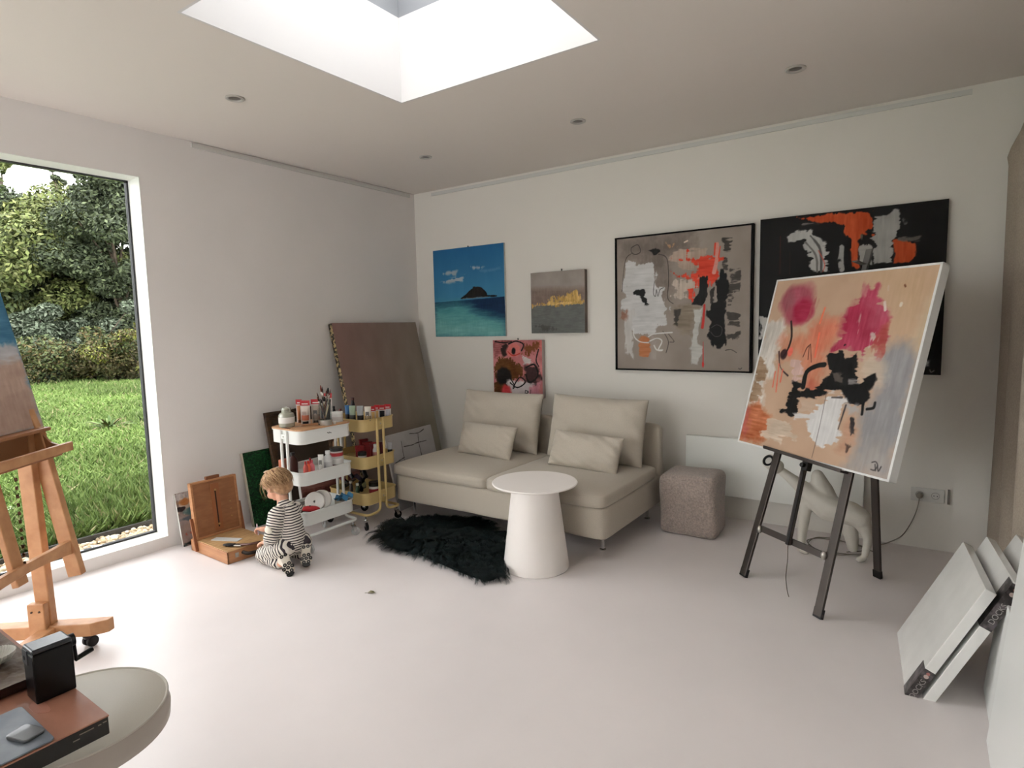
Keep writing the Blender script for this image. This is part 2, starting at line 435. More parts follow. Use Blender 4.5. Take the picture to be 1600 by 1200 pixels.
# recessed ceiling spots
SPOTL = {(-3.173, 1.975): 'recessed round ceiling spotlight nearest the garden window', (-1.854, 3.495): 'recessed round ceiling spotlight just beyond the far corner of the roof light',
         (-.589, 3.491): 'recessed round ceiling spotlight above the easel, right of the roof light', (-3.146, 3.481): 'recessed round ceiling spotlight closest to the far room corner'}
for (x, y), lb in SPOTL.items():
    t = thing('ceiling_spotlight', lb, 'ceiling light', (x, y, ZC), group='recessed ceiling spotlights')
    b = MB(); b.lathe([(.050, -.001), (.050, -.006), (.044, -.009), (.034, -.006), (.032, -.001)], seg=32); b.build('trim_ring', mat('spot_ring', (190, 186, 180), .35), t, smooth='auto')
    b = MB(); b.lathe([(0, -.004), (.018, -.004), (.031, -.001)], seg=24); b.build('lamp', mat('spot_lamp_dark', (95, 90, 84), .3), t, smooth=True)

# ================================================================== PAINTINGS ON THE BACK WALL
CSIDE = mat('canvas_side_white', (222, 220, 215), .8, var=.03)
def wallhung(o, x0, z0, tk):
    o.location = (x0, YB-tk-.002, z0)
z7 = lambda pts, x0=660, y0=360, s=4.2857: [(x0+x/s, y0+y/s) for x, y in pts]

# 1. seascape
C4 = [(678.7, 393.4), (787.9, 378.7), (793.5, 523.3), (686.1, 526.8)]
A = Art(260, (52, 118, 160), C4, 5, 5, (2, .6))
v = A.v[..., None]; A.c = A.c + (v-.7)*np.array([-30, -34, -22])*1.6
A.poly(z7([(95, 490), (560, 440), (580, 720), (100, 720)]), (12, 44, 78), .004, .004, 1, 8, (.4, 3))
A.poly(z7([(98, 500), (250, 485), (330, 500), (380, 540), (560, 590), (580, 720), (100, 720)]), (86, 158, 160), .03, .07, .95, 14, (.5, 3))
A.poly(z7([(104, 600), (580, 640), (580, 720), (100, 720)]), (134, 192, 184), .04, .1, .8, 16, (.5, 3))
A.poly(z7([(270, 460), (300, 430), (330, 400), (350, 378), (385, 373), (410, 380), (440, 410), (450, 432), (510, 430), (512, 440), (450, 443)]), (28, 24, 22), .008, .003, 1, 14)
A.line(z7([(285, 458), (380, 450), (450, 442)]), (120, 104, 88), .006)
A.poly(z7([(115, 360), (180, 325), (240, 315), (296, 300), (280, 345), (200, 358)]), (178, 186, 190), .012, .012, .9, 12)
A.poly(z7([(148, 296), (190, 278), (248, 270), (235, 303), (200, 300)]), (176, 184, 188), .012, .012, .85, 12)
A.poly(z7([(335, 242), (370, 238), (425, 242), (400, 258), (350, 265)]), (172, 182, 190), .01, .012, .9, 12)
A.poly(z7([(395, 268), (440, 262), (528, 250), (500, 262), (430, 276)]), (110, 152, 186), .01, .02, .6, 8)
o = painted_panel('painting', A, .825, .815, .02, CSIDE); wallhung(o, -3.875, 1.336, .02)
tag(o, 'seascape painting with a dark island under blue sky, hung nearest the room corner', 'painting', 'paintings on the back wall')
HOOK = mat('hook_dark', (60, 56, 52), .4, .6)
def hook(x, z, lb):
    b = MB(); b.cyl((x, YB, z), (x, YB-.012, z), .004, seg=10); b.box((x, YB-.006, z-.008), (.008, .006, .02))
    tag(b.build('picture_hook', HOOK), lb, 'hook', 'picture hooks on the back wall')
hook(-3.46, 2.160, 'small picture hook above the seascape painting')

# 2. grey and gold
C4 = [(831, 428.5), (914, 420), (920, 518), (837, 521)]
A = Art(200, (158, 148, 140), C4, 9, 12)
A.poly(z7([(735, 395), (1100, 380), (1105, 500), (740, 510)]), (128, 110, 100), .01, .05, 1, 12, (.6, 1.6))
A.poly(z7([(735, 512), (1100, 485), (1120, 700), (740, 700)]), (104, 106, 102), .004, .003, 1, 12)
A.poly(z7([(745, 513), (745, 500), (850, 492), (880, 450), (950, 430), (1000, 405), (1040, 398), (1085, 440), (1090, 487)]), (196, 158, 88), .05, .004, 1, 40, (1, 1), .35)
A.poly(z7([(830, 505), (860, 480), (1090, 470), (1095, 487)]), (206, 170, 100), .01, .004, 1, 40)
A.poly(z7([(770, 640), (820, 625), (930, 655), (925, 668), (830, 670)]), (74, 72, 68), .03, .01, .7, 10, (1, 1), .45)
o = painted_panel('painting', A, .512, .508, .045, mat('canvas_side_taupe', (128, 112, 102), .8)); wallhung(o, -2.76, 1.357, .045)
tag(o, 'small square grey and taupe painting with a gold leaf ridge', 'painting', 'paintings on the back wall')
hook(-2.48, 1.882, 'small picture hook above the grey and gold painting')

# 3. small pink and brown abstract
C4 = [(773, 532), (848, 530), (857, 620), (780, 620)]
A = Art(220, (196, 122, 122), C4, 12, 25)
A.poly(z7([(520, 860), (560, 830), (690, 890), (720, 960), (640, 1000), (600, 1110), (515, 1105), (505, 930)]), (98, 58, 22), .05, .01, 1, 16)
A.poly(z7([(690, 750), (790, 740), (790, 780), (740, 840), (690, 820)]), (120, 68, 34), .05, .01, 1, 16)
A.poly(z7([(485, 740), (600, 738), (560, 790), (580, 840), (490, 850)]), (160, 94, 92), .05, .01, 1, 30)
A.blob(z7([(575, 985)])[0], .18, .18, (22, 18, 16), .3, 1, .35)
A.blob(z7([(570, 800)])[0], .1, .12, (36, 26, 22), .3, .9, .5, dry=.4)
A.blob(z7([(625, 800)])[0], .15, .13, (214, 120, 112), .2, 1, .3)
A.blob(z7([(628, 805)])[0], .05, .07, (20, 16, 18), .3, 1, .3)
A.line(z7([(590, 760), (640, 740), (690, 760), (680, 800)]), (20, 16, 16), .025, .5)
A.line(z7([(590, 810), (625, 835), (670, 820)]), (190, 60, 50), .02, .5)
A.poly(z7([(680, 820), (730, 840), (760, 880), (700, 890)]), (212, 204, 200), .03, .01, 1, 16)
A.blob(z7([(760, 960)])[0], .2, .22, (38, 24, 24), .3, .85, .5, dry=.4)
A.poly(z7([(600, 1000), (700, 1000), (790, 1020), (760, 1110), (650, 1110), (600, 1060)]), (214, 206, 206), .04, .02, .95, 14)
A.blob(z7([(600, 1075)])[0], .13, .13, (214, 66, 70), .5, 1, .4)
A.poly(z7([(750, 1040), (820, 1000), (822, 1112), (740, 1112)]), (210, 140, 152), .04, .02, .9, 14)
for l, wd in (([(720, 910), (770, 890), (800, 960), (750, 1010), (720, 960)], .03), ([(640, 1050), (680, 980), (720, 1010), (670, 1050), (620, 1020)], .022),
              ([(620, 990), (650, 1040), (640, 1060)], .018), ([(790, 790), (780, 860), (800, 900)], .022), ([(725, 1065), (727, 1090), (745, 1075), (725, 1065)], .012), ([(760, 1060), (762, 1092), (775, 1090)], .01),
              ([(500, 745), (560, 752), (610, 742)], .02)):
    A.line(z7(l), (20, 16, 16), wd, .5)
A.poly(z7([(790, 735), (822, 732), (822, 800), (800, 800)]), (206, 110, 108), .02, .02, .9, 16)
o = painted_panel('painting', A, .515, .50, .045, mat('canvas_side_pinkish', (204, 186, 182), .8)); wallhung(o, -3.175, .80, .045)
tag(o, 'small pink, brown and black abstract painting just above the sofa', 'painting', 'paintings on the back wall')
hook(-2.93, 1.312, 'small picture hook above the pink and brown abstract')

# 4. black framed abstract
z8 = lambda pts: [(950+x/4.444, 330+y/4.444) for x, y in pts]
C4 = z8([(70, 205), (1003, 90), (1007, 1098), (88, 1092)])
A = Art(300, (152, 140, 130), C4, 21, 12)
A.poly(z8([(70, 205), (600, 150), (560, 300), (420, 320), (430, 600), (360, 600), (330, 380), (140, 330)]), (118, 106, 98), .05, .06, .9, 8)
W_ = (200, 198, 196)
A.poly(z8([(150, 345), (200, 340), (215, 370), (300, 350), (340, 400), (350, 520), (410, 530), (420, 640), (460, 655), (458, 690), (420, 700), (420, 780), (350, 790), (350, 860), (180, 850), (150, 680), (105, 680), (105, 615), (140, 600), (110, 560), (125, 430)]), W_, .02, .006, 1, 14, (1, 1.5))
A.poly(z8([(140, 680), (200, 680), (195, 1025), (160, 1000), (135, 990)]), (196, 192, 188), .015, .006, .9, 12)
A.poly(z8([(320, 860), (355, 860), (352, 1020), (325, 1020)]), (168, 156, 148), .01, .01, .8, 12)
A.poly(z8([(185, 580), (200, 550), (265, 538), (270, 590), (300, 640), (355, 645), (270, 655), (240, 600)]), (14, 12, 12), .012, .004, 1, 8)
A.poly(z8([(295, 275), (340, 262), (375, 270), (370, 290), (350, 320), (325, 318), (318, 290)]), (28, 26, 26), .01, .004, 1, 8)
for l in ([(170, 260), (215, 238), (235, 285), (200, 305), (172, 290), (170, 260)], [(180, 295), (130, 350), (110, 560)], [(335, 490), (330, 570), (345, 590), (350, 545), (362, 590), (375, 545), (400, 530)], [(360, 300), (420, 330), (435, 480), (430, 600), (470, 640)], [(400, 830), (440, 900), (425, 980)], [(440, 850), (480, 900), (450, 905)], [(840, 955), (880, 950), (918, 970)]):
    A.line(z8(l), (50, 44, 42), .004, .6)
R1 = (226, 74, 50)
A.poly(z8([(430, 320), (500, 270), (560, 245), (700, 260), (715, 330), (640, 380), (560, 400), (500, 400), (440, 350)]), (178, 156, 140), .03, .006, 1, 16, (.6, 2))
A.poly(z8([(430, 320), (540, 325), (560, 270), (570, 320), (700, 300), (860, 320), (780, 335), (760, 350), (775, 440), (740, 520), (600, 530), (640, 620), (590, 645), (560, 560), (600, 470), (500, 450), (620, 420), (650, 370), (560, 350), (480, 350)]), R1, .02, .004, 1, 18, (.8, 1.4))
A.poly(z8([(440, 410), (500, 440), (600, 450), (595, 470), (480, 450)]), R1, .02, .004, .9, 18)
A.line(z8([(765, 225), (768, 320), (750, 420)]), (222, 150, 136), .028, .3)
A.line(z8([(755, 220), (750, 300)]), R1, .01); A.line(z8([(790, 240), (780, 320)]), R1, .008)
A.poly(z8([(470, 470), (640, 465), (630, 530), (570, 560), (590, 610), (520, 620), (440, 590), (480, 560)]), (196, 180, 166), .03, .005, .95, 20, (.6, 2))
A.poly(z8([(640, 440), (718, 438), (716, 520), (712, 620), (670, 650), (600, 640), (640, 560)]), (13, 12, 12), .012, .004, 1, 8, (1, 1), .25)
A.poly(z8([(760, 490), (800, 400), (835, 395), (860, 490), (850, 600), (835, 700), (842, 900), (800, 950), (740, 920), (712, 850), (740, 760), (700, 700), (720, 640), (760, 600)]), (11, 10, 11), .018, .005, 1, 6)
A.poly(z8([(725, 530), (758, 520), (750, 640), (722, 640)]), (28, 26, 26), .01, .004, .8, 8, (1, 1), .4)
for pl_ in ([(805, 180), (870, 180), (865, 280), (810, 290)], [(860, 395), (940, 395), (938, 550), (850, 560)], [(845, 690), (940, 690), (938, 790), (850, 780)], [(850, 825), (940, 822), (938, 888), (850, 885)], [(850, 560), (890, 560), (880, 650), (845, 650)], [(805, 290), (840, 300), (845, 400), (810, 400)]):
    A.poly(z8(pl_), (44, 40, 38), .008, .004, .75, 10, (.8, 3), .62)
A.blob(z8([(775, 820)])[0], .045, .045, (11, 10, 11), .3, 1, .1)
A.line(z8([(740, 800), (775, 780), (812, 800), (805, 850), (765, 860), (735, 830)]), (100, 96, 94), .003, .2)
A.poly(z8([(470, 660), (580, 640), (660, 650), (680, 720), (600, 760), (590, 840), (540, 840), (500, 790), (480, 780)]), (136, 122, 104), .03, .02, .8, 20, (1, 1.5))
A.poly(z8([(475, 680), (520, 680), (500, 790), (475, 780)]), (40, 36, 34), .01, .006, .7, 8, (1, 1), .45)
A.poly(z8([(610, 680), (680, 660), (660, 780), (650, 915), (685, 935), (680, 985), (645, 1055), (605, 1055), (600, 960), (585, 945), (608, 910)]), (192, 190, 184), .01, .006, .95, 14)
A.line(z8([(688, 645), (684, 720), (676, 800)]), (206, 60, 54), .018, .4); A.line(z8([(684, 900), (685, 1020), (686, 1075)]), (200, 50, 46), .006, .9); A.blob(z8([(685, 1055)])[0], .009, .024, (206, 50, 46), .3)
A.poly(z8([(225, 920), (250, 870), (300, 870), (305, 900), (320, 970), (300, 1015), (240, 1010)]), (184, 116, 74), .01, .006, 1, 14)
for l in ([(195, 815), (200, 870), (240, 905), (300, 912)], [(300, 870), (340, 850), (465, 838)], [(310, 900), (360, 880), (395, 900), (370, 960), (395, 965)], [(340, 930), (360, 960), (400, 960)]):
    A.line(z8(l), (214, 212, 208), .009, .3)
A.poly(z8([(95, 680), (150, 690), (140, 760), (100, 750)]), (150, 104, 84), .02, .01, .8, 12)
A.poly(z8([(410, 225), (500, 225), (480, 270), (420, 270)]), (196, 150, 110), .02, .004, .8, 20, (1, 1), .65)
A.line(z8([(540, 215), (560, 205)]), (220, 200, 180), .014, .8)
A.line(z8([(935, 1078), (945, 1085), (957, 1075)]), (40, 36, 36), .004)
t = thing('framed_painting', 'square grey abstract painting with red and white strokes in a thin black frame', 'painting', (-1.985, YB-.002, 1.062), group='paintings on the back wall')
o = painted_panel('canvas', A, .985, .995, .02, CSIDE, t); o.location = (.016, -.035, .012)
b = MB(); S = 1.018
for a, c in (((0, -.042, 0), (.014, 0, S)), ((S-.014, -.042, 0), (S, 0, S)), ((0, -.042, 0), (S, 0, .011)), ((0, -.042, S-.011), (S, 0, S))): b.box2(a, c)
b.build('frame', BLACKM, t)

# 5. large black canvas with orange and grey
z9 = lambda pts: [(1180+x/4, 300+y/4) for x, y in pts]
C4 = [(1190, 346), (1481, 309), (1472, 583), (1190, 580)]
A = Art(300, (9, 8, 9), C4, 33, 1)
OR = (204, 82, 38); GR = (170, 167, 162)
A.poly(z9([(265, 165), (300, 160), (560, 130), (735, 118), (740, 240), (700, 250), (765, 262), (740, 282), (680, 275), (650, 300), (650, 470), (600, 480), (598, 300), (560, 250), (570, 210), (500, 200), (280, 185)]), OR, .012, .004, 1, 18)
A.poly(z9([(865, 300), (1000, 300), (1005, 400), (960, 440), (870, 440)]), OR, .012, .004, 1, 14)
A.poly(z9([(740, 150), (820, 140), (870, 105), (895, 110), (908, 180), (900, 240), (870, 300), (862, 440), (740, 455), (735, 400), (740, 330), (700, 290), (740, 240)]), GR, .01, .004, 1, 14, (1, 1.5))
A.poly(z9([(650, 340), (690, 325), (735, 345), (735, 455), (670, 468), (645, 430)]), (184, 180, 174), .012, .004, .95, 16)
A.poly(z9([(880, 275), (1040, 265), (1030, 300), (890, 305)]), (110, 104, 98), .02, .006, .8, 16, (.6, 2), .4)
A.poly(z9([(215, 290), (250, 245), (350, 240), (445, 330), (440, 350), (465, 380), (472, 498), (350, 510), (345, 400), (300, 320), (215, 318)]), (192, 190, 186), .015, .005, 1, 16)
A.line(z9([(350, 280), (410, 360), (420, 500)]), (96, 92, 90), .012, .6); A.line(z9([(320, 320), (385, 400), (395, 500)]), (120, 116, 112), .012, .6)
A.line(z9([(400, 370), (440, 450), (430, 500)]), (226, 90, 70), .004)
A.line(z9([(545, 345), (540, 420), (548, 485)]), (170, 168, 164), .028, .6, dry=.4)
A.line(z9([(165, 285), (165, 520)]), (70, 30, 24), .004); A.line(z9([(225, 380), (226, 520)]), (60, 40, 30), .003)
A.poly(z9([(700, 240), (640, 260), (650, 300), (700, 300)]), (128, 118, 100), .02, .006, .8, 16)
A.poly(z9([(280, 195), (460, 190), (400, 205), (300, 215)]), (140, 134, 130), .012, .006, .8, 16, (.5, 3), .3)
A.poly(z9([(690, 400), (735, 385), (728, 425), (720, 460), (690, 468)]), (44, 44, 42), .005, .004, 1, 6)
A.poly(z9([(45, 780), (180, 790), (170, 900), (45, 920)]), (190, 186, 180), .015, .005, 1, 14)
A.line(z9([(925, 170), (935, 190)]), (90, 90, 88), .018, .6, dry=.5)
A.poly(z9([(1060, 1050), (1090, 1040), (1095, 1080), (1062, 1085)]), (180, 178, 174), .02, .005, 1, 16, (1, 1), .4)
A.line(z9([(1100, 1100), (1108, 1115), (1125, 1105)]), (170, 168, 164), .004)
o = painted_panel('painting', A, 1.025, 1.02, .03, mat('canvas_side_black', (10, 9, 10), .8, spec=.2)); wallhung(o, -.926, 1.078, .03)
tag(o, 'large black abstract painting with orange and grey blocks, partly behind the easel', 'painting', 'paintings on the back wall')

# flat white heating panel and wall sockets
b = MB(); b.box2((-1.418, YB-.055, .172), (-.27, YB-.012, .592))
t = thing('panel_heater', 'flat white heating panel mounted low on the wall behind the pouf', 'heater', (0, 0, 0))
b.build('panel', mat('heater_white', (243, 243, 236), .5), t, bevel=.004)
for x in (-1.2, -.5):
    b = MB(); b.box2((x, YB-.012, .3), (x+.05, YB, .5)); b.build('bracket', WHITEM, t)
t = thing('double_socket', 'double white wall socket low on the back wall right of the easel', 'power socket', (.062, YB, .338))
SOCK = mat('socket_white', (214, 211, 204), .4)
b = MB(); b.box2((-.085, -.008, -.042), (.085, 0, .042)); b.build('cover_plate', SOCK, t, bevel=.002)
for x in (-.04, .04):
    b = MB(); b.lathe([(.021, 0), (.021, .002), (.019, .002), (.019, -.014), (0, -.014)], m=Matrix.Translation((x, -.008, 0)) @ Matrix.Rotation(R_(90), 4, 'X'), seg=24)
    so = b.build('socket_well', mat('socket_well', (150, 146, 138), .5), t, smooth='auto')
b = MB()
for x in (.032, .049): b.cyl((x, -.012, 0), (x, -.006, 0), .0028, seg=8)
b.build('contact', BLACK, t)
b = MB(); b.box2((-.006, -.012, -.045), (.006, 0, .045))
o = b.build('wall_slot_cover', mat('slot_grey', (120, 112, 104), .5)); o.location = (.167, YB, .341)
tag(o, 'narrow grey vertical plate beside the double wall socket', 'plate')

# ================================================================== CURTAIN ON THE RIGHT
def curtain():
    b = bmesh.new(); ny, nz_ = 120, 60
    y0, y1 = 2.93, 4.34
    V = []
    for j in range(nz_+1):
        z = .01+(ZC-.03-.01)*j/nz_; r = []
        for i in range(ny+1):
            y = y1+(y0-y1)*i/ny
            ph = (y1-y)/.56*2*math.pi
            amp = .030*(1-.35*z/ZC)
            x = .385+amp*(math.cos(ph)*-1)*1.0 + .008*math.sin(ph*2.3+z*1.5)
            if z > 2.25:
                k = min(1, (z-2.25)/.35); k = k*k*(3-2*k); k += .12*math.sin(z*16)*(k > 0)*(k < 1)
                x = x*(1-k)+.438*k
            r.append(b.verts.new((min(x, .452), y, z)))
        V.append(r)
    for j in range(nz_):
        for i in range(ny): b.faces.new((V[j][i], V[j][i+1], V[j+1][i+1], V[j+1][i]))
    me = bpy.data.meshes.new('curtain'); b.to_mesh(me); b.free()
    o = link('curtain', me, mat('curtain_linen', (168, 155, 140), .95, var=.05, scale=120, bump=.12, bscale=400), None, True)
    s = o.modifiers.new('t', 'SOLIDIFY'); s.thickness = .004; s.offset = 1
    tag(o, 'taupe floor-length curtain hanging along the right wall by the corner', 'curtain')
curtain()

# blank canvases leaning at the right, bottom edge along +y, leaning towards +x
FOIL = mat('foil_wrapped_canvas', (232, 231, 226), .22, var=.02, coat=.6)
CLABEL = mat('canvas_label_dark', (46, 41, 41), .45, c2=(96, 88, 90), scale=30, contrast=(.45, .62), coat=.4)
def blank_canvas(x0, y0, ln, ht, tk, tilt, lb, label_at, zr=0.0, gt=.0):
    # local: X along edge (+y world), Z up the canvas, Y thickness away from camera (towards +x)
    e = Vector((-.08, .997, 0)).normalized(); up = Vector((math.sin(tilt), .03, math.cos(tilt))).normalized(); up = (up-e*up.dot(e)).normalized()
    th = -e.cross(up)*-1
    if th.x < 0: th = -th
    m = frame_mat(e, th, up, (x0, y0, gt))
    t = thing('blank_canvas', lb, 'canvas', matrix=m, group='blank canvases leaning at the right')
    b = MB(); b.box2((0, 0, 0), (ln, tk, ht)); b.build('canvas', FOIL, t, bevel=.002)
    if label_at is not None:
        a, c = label_at
        b = MB(); b.box2((-.0012, -.0012, a), (.0, tk+.001, c)); b.box2((-.0012, -.0012, a), (.06, 0, c))
        o = b.build('label_strip', CLABEL, t)
        # readable lettering on the edge
        mm = Matrix.Translation((-.0022, tk*.45, a+(c-a)*.38)) @ Matrix(((0, 0, -1, 0), (0, -1, 0, 0), (1, 0, 0, 0), (0, 0, 0, 1))) 
        mm = Matrix.Translation((-.0022, tk*.55, a+(c-a)*.36)) @ frame_mat((0, 0, 1), (0, -1, 0), (-1, 0, 0), (0, 0, 0)).to_3x3().to_4x4()
        text_mesh('DOCKS', .026, mm, mat('label_print', (150, 145, 142), .5), o, extrude=.0003)
        for k, (dz, r_, cc) in enumerate(((.80, .008, (196, 176, 168)), (.9, .006, (172, 110, 104)))):
            bb = MB(); bb.cyl((-.0012, tk*.5, a+(c-a)*dz), (-.0022, tk*.5, a+(c-a)*dz), r_, seg=14)
            bb.build('emblem', mat('emblem%d' % k, cc, .5), o)
    return t
TL_ = math.atan2(.43, .90)
blank_canvas(-.004, 2.588, .515, .515, .036, TL_, 'white blank canvas at the front of the leaning stack, dark label low on its edge', (.0, .135))
blank_canvas(.052, 2.592, .50, .56, .036, TL_, 'second white blank canvas, dark label high on its near edge', (.36, .555))
blank_canvas(.098, 2.82, .22, .605, .036, TL_, 'rearmost white blank canvas, closest to the curtain', None)
# big white boards leaning on the right wall
def leaning_board(name, lb, x0, y0, y1, h, lean, tk, m):
    e = Vector((0, 1, 0)); up = Vector((lean, 0, 1)).normalized(); th = Vector((up.z, 0, -up.x))
    mm = frame_mat(e, th, up, (x0, y0, 0)); b = MB(); b.box2((0, 0, 0), (y1-y0, tk, h))
    o = b.build(name, m, None, bevel=.002); o.matrix_world = mm; return tag(o, lb, 'board')
leaning_board('white_board', 'large white board leaning at the right edge beside the canvases', .228, 1.1, 2.436, 1.75, .088, .012, WHITE)
leaning_board('white_board', 'low whitish board in the shade behind the leaning blank canvases', .243, 2.44, 2.792, .42, .088, .012, WHITEM)

# ================================================================== SOFA
SX0, SX1, SY0, SY1 = -3.262, -1.512, 3.115, 4.14
sofa = thing('sofa', 'two-seat low beige fabric sofa with chrome legs against the back wall', 'sofa', (SX0, SY0, 0))
WS, DS = SX1-SX0, SY1-SY0
def softbox(w, d, h, n=(24, 16, 5), bulge=.0, sag=0, seed=0, round_=.03, droop=0.0):
    """upholstered block, origin at bottom corner"""
    bm = bmesh.new(); bmesh.ops.create_cube(bm, size=1)
    bmesh.ops.translate(bm, verts=bm.verts, vec=(.5, .5, .5))
    bmesh.ops.subdivide_edges(bm, edges=bm.edges[:], cuts=14, use_grid_fill=True)
    for v in bm.verts:
        x, y, z = v.co; X, Y, Z = x*w, y*d, z*h
        # rounded box
        c = Vector((min(max(X, round_), w-round_), min(max(Y, round_), d-round_), min(max(Z, round_*.9), h-round_*.9)))
        p = Vector((X, Y, Z)); dv = p-c
        if dv.length > 1e-6: p = c+dv.normalized()*min(dv.length, round_) if dv.length > round_ else p
        px, py = 4*x*(1-x), 4*y*(1-y)
        p.z += (bulge*(px**.4)*(py**.4))*(z > .5)*z
        p.z -= sag*(px**.5)*(z < .5)*(1-z)
        nn = mnoise.noise(Vector((X*5+seed, Y*5, Z*5)))*.004; p += Vector((nn, nn*.6, nn))
        v.co = p
    return bm
def from_bm(bm, name, m, parent, loc=(0, 0, 0), smooth=True, sub=1):
    me = bpy.data.meshes.new(name); bm.to_mesh(me); bm.free(); o = link(name, me, m, parent, smooth, subsurf=sub); o.location = loc; return o
from_bm(softbox(WS, DS, .215, sag=-.012, round_=.03), 'base', SOFA, sofa, (0, 0, .125))
hw = WS/2
for i in range(2):
    dx = -.008 if i == 0 else 0.0
    from_bm(softbox(hw+.012, DS-.13, .095, bulge=.022, round_=.042, seed=i*9), 'seat_cushion', SOFA, sofa, (i*hw-.006+dx*0, -.018, .325))
for i in range(2):
    from_bm(softbox(hw-.004, .10, .43, round_=.048, seed=i*5+3), 'backrest', SOFA, sofa, (i*hw+.002, DS-.105, .27))
for x, y in ((.11, .11), (WS-.11, .21), (.11, DS-.1), (WS-.10, DS-.10)):
    b = MB(); b.cyl((x, y, .004), (x, y, .15), .011, seg=18); b.lathe([(0, 0), (.021, 0), (.021, .006), (.011, .010)], (x, y, 0), 20)
    b.build('leg', CHROME, sofa, smooth='auto')

def pillow(w, h, tk, seed, pinch=.035, wr=.009):
    """cushion in local XZ plane, origin bottom centre, thickness along Y"""
    bm = bmesh.new(); n = 36; G = {}
    rs = random.Random(seed); ph = [rs.uniform(0, 6) for _ in range(8)]
    for s in (-1, 1):
        for i in range(n+1):
            for j in range(n+1):
                u = -1+2*i/n; v_ = -1+2*j/n
                if (i in (0, n) or j in (0, n)) and s == 1: G[s, i, j] = G[-1, i, j]; continue
                eu = (1-abs(u)**3.2); ev = (1-abs(v_)**3.2)
                t_ = tk*.5*(max(eu, 0)**.55)*(max(ev, 0)**.55)
                x = u*w/2*(1-pinch*(1-v_*v_)*abs(u)**3 - .0); z = h/2+v_*h/2*(1-pinch*1.4*(1-u*u)*abs(v_)**3)
                edge = max(abs(u), abs(v_))
                wr_ = wr*(math.sin(u*9+ph[0]+v_*3)*math.sin(v_*5+ph[1])+.7*math.sin((u+v_)*13+ph[2]))*edge**2*(1-edge**8)
                nz_ = mnoise.noise(Vector((u*2+seed, v_*2, s*3)))*.012*(1-edge**4)
                # puckers along side seams
                pk = .005*math.sin(v_*26+ph[3])*max(0, abs(u)-.8)*5 + .004*math.sin(u*30+ph[4])*max(0, abs(v_)-.82)*5
                G[s, i, j] = bm.verts.new((x, s*(t_+wr_+nz_+pk*(1-edge**12)), z))
    for s in (-1, 1):
        for i in range(n):
            for j in range(n):
                q = [G[s, i, j], G[s, i+1, j], G[s, i+1, j+1], G[s, i, j+1]]
                bm.faces.new(q if s == -1 else q[::-1])
    bmesh.ops.recalc_face_normals(bm, faces=bm.faces)
    return bm
def place_pillow(name, lb, grp, w, h, tk, loc, tilt, rz, roll, seed):
    o = from_bm(pillow(w, h, tk, seed), name, SOFA, None)
    o.matrix_world = Matrix.Translation(loc) @ Matrix.Rotation(rz, 4, 'Z') @ Matrix.Rotation(-tilt, 4, 'X') @ Matrix.Rotation(roll, 4, 'Y')
    tag(o, lb, 'cushion', grp)
GB, GL = 'large back cushions on the sofa', 'small lumbar cushions on the sofa'
place_pillow('back_cushion', 'large beige back cushion on the left half of the sofa', GB, .76, .49, .19, (-2.80, 3.82, .425), R_(14), R_(3), R_(1), 3)
place_pillow('back_cushion', 'large beige back cushion on the right half of the sofa', GB, .78, .49, .19, (-1.945, 3.82, .425), R_(14), R_(0), R_(1), 8)
place_pillow('lumbar_cushion', 'small oblong beige cushion leaning on the left back cushion', GL, .53, .265, .13, (-2.745, 3.56, .43), R_(24), R_(-2), R_(1), 14)
place_pillow('lumbar_cushion', 'small oblong beige cushion leaning on the right back cushion', GL, .54, .265, .13, (-1.895, 3.555, .43), R_(24), R_(2), R_(3), 22)

# side table
t = thing('side_table', 'round white pedestal side table with a conical foot in front of the sofa', 'table', (-1.85, 2.895, 0))
TW = mat('side_table_white', (243, 236, 230), .45, bump=.04, bscale=300)
b = MB(); b.lathe([(0, .494), (.215, .494), (.248, .503), (.252, .509), (.248, .514), (0, .514)], seg=72); b.build('table_top', TW, t, smooth='auto')
b = MB(); b.lathe([(0, 0), (.193, 0), (.196, .004), (.193, .03), (.135, .494), (0, .494)], seg=64); b.build('pedestal', TW, t, smooth='auto')

# pouf
bm = softbox(.375, .33, .405, round_=.045, bulge=.012)
for v in bm.verts:
    v.co.x += .006*math.sin(v.co.z*14+v.co.y*8); v.co.y += .006*math.sin(v.co.z*11+v.co.x*9); k = 1+.03*(1-v.co.z/.4)
    v.co.x = .1875+(v.co.x-.1875)*k
o = from_bm(bm, 'pouf', mat('boucle_taupe', (176, 160, 150), 1, var=.12, scale=90, bump=1.0, bscale=150, sheen=.4), None, sub=2)
o.location = (-1.435, 3.80, .0); o.rotation_euler = (0, 0, R_(3)); tag(o, 'cube-shaped taupe boucle pouf right of the sofa', 'pouf')
me_seam = MB(); me_seam.tube([(.02, .004, .375), (.36, .004, .378)], .003, 6); me_seam.tube([(.372, .0, .37), (.372, .30, .37)], .003, 6)
p = me_seam.build('seam', MATS['boucle_taupe'], o, smooth=True)

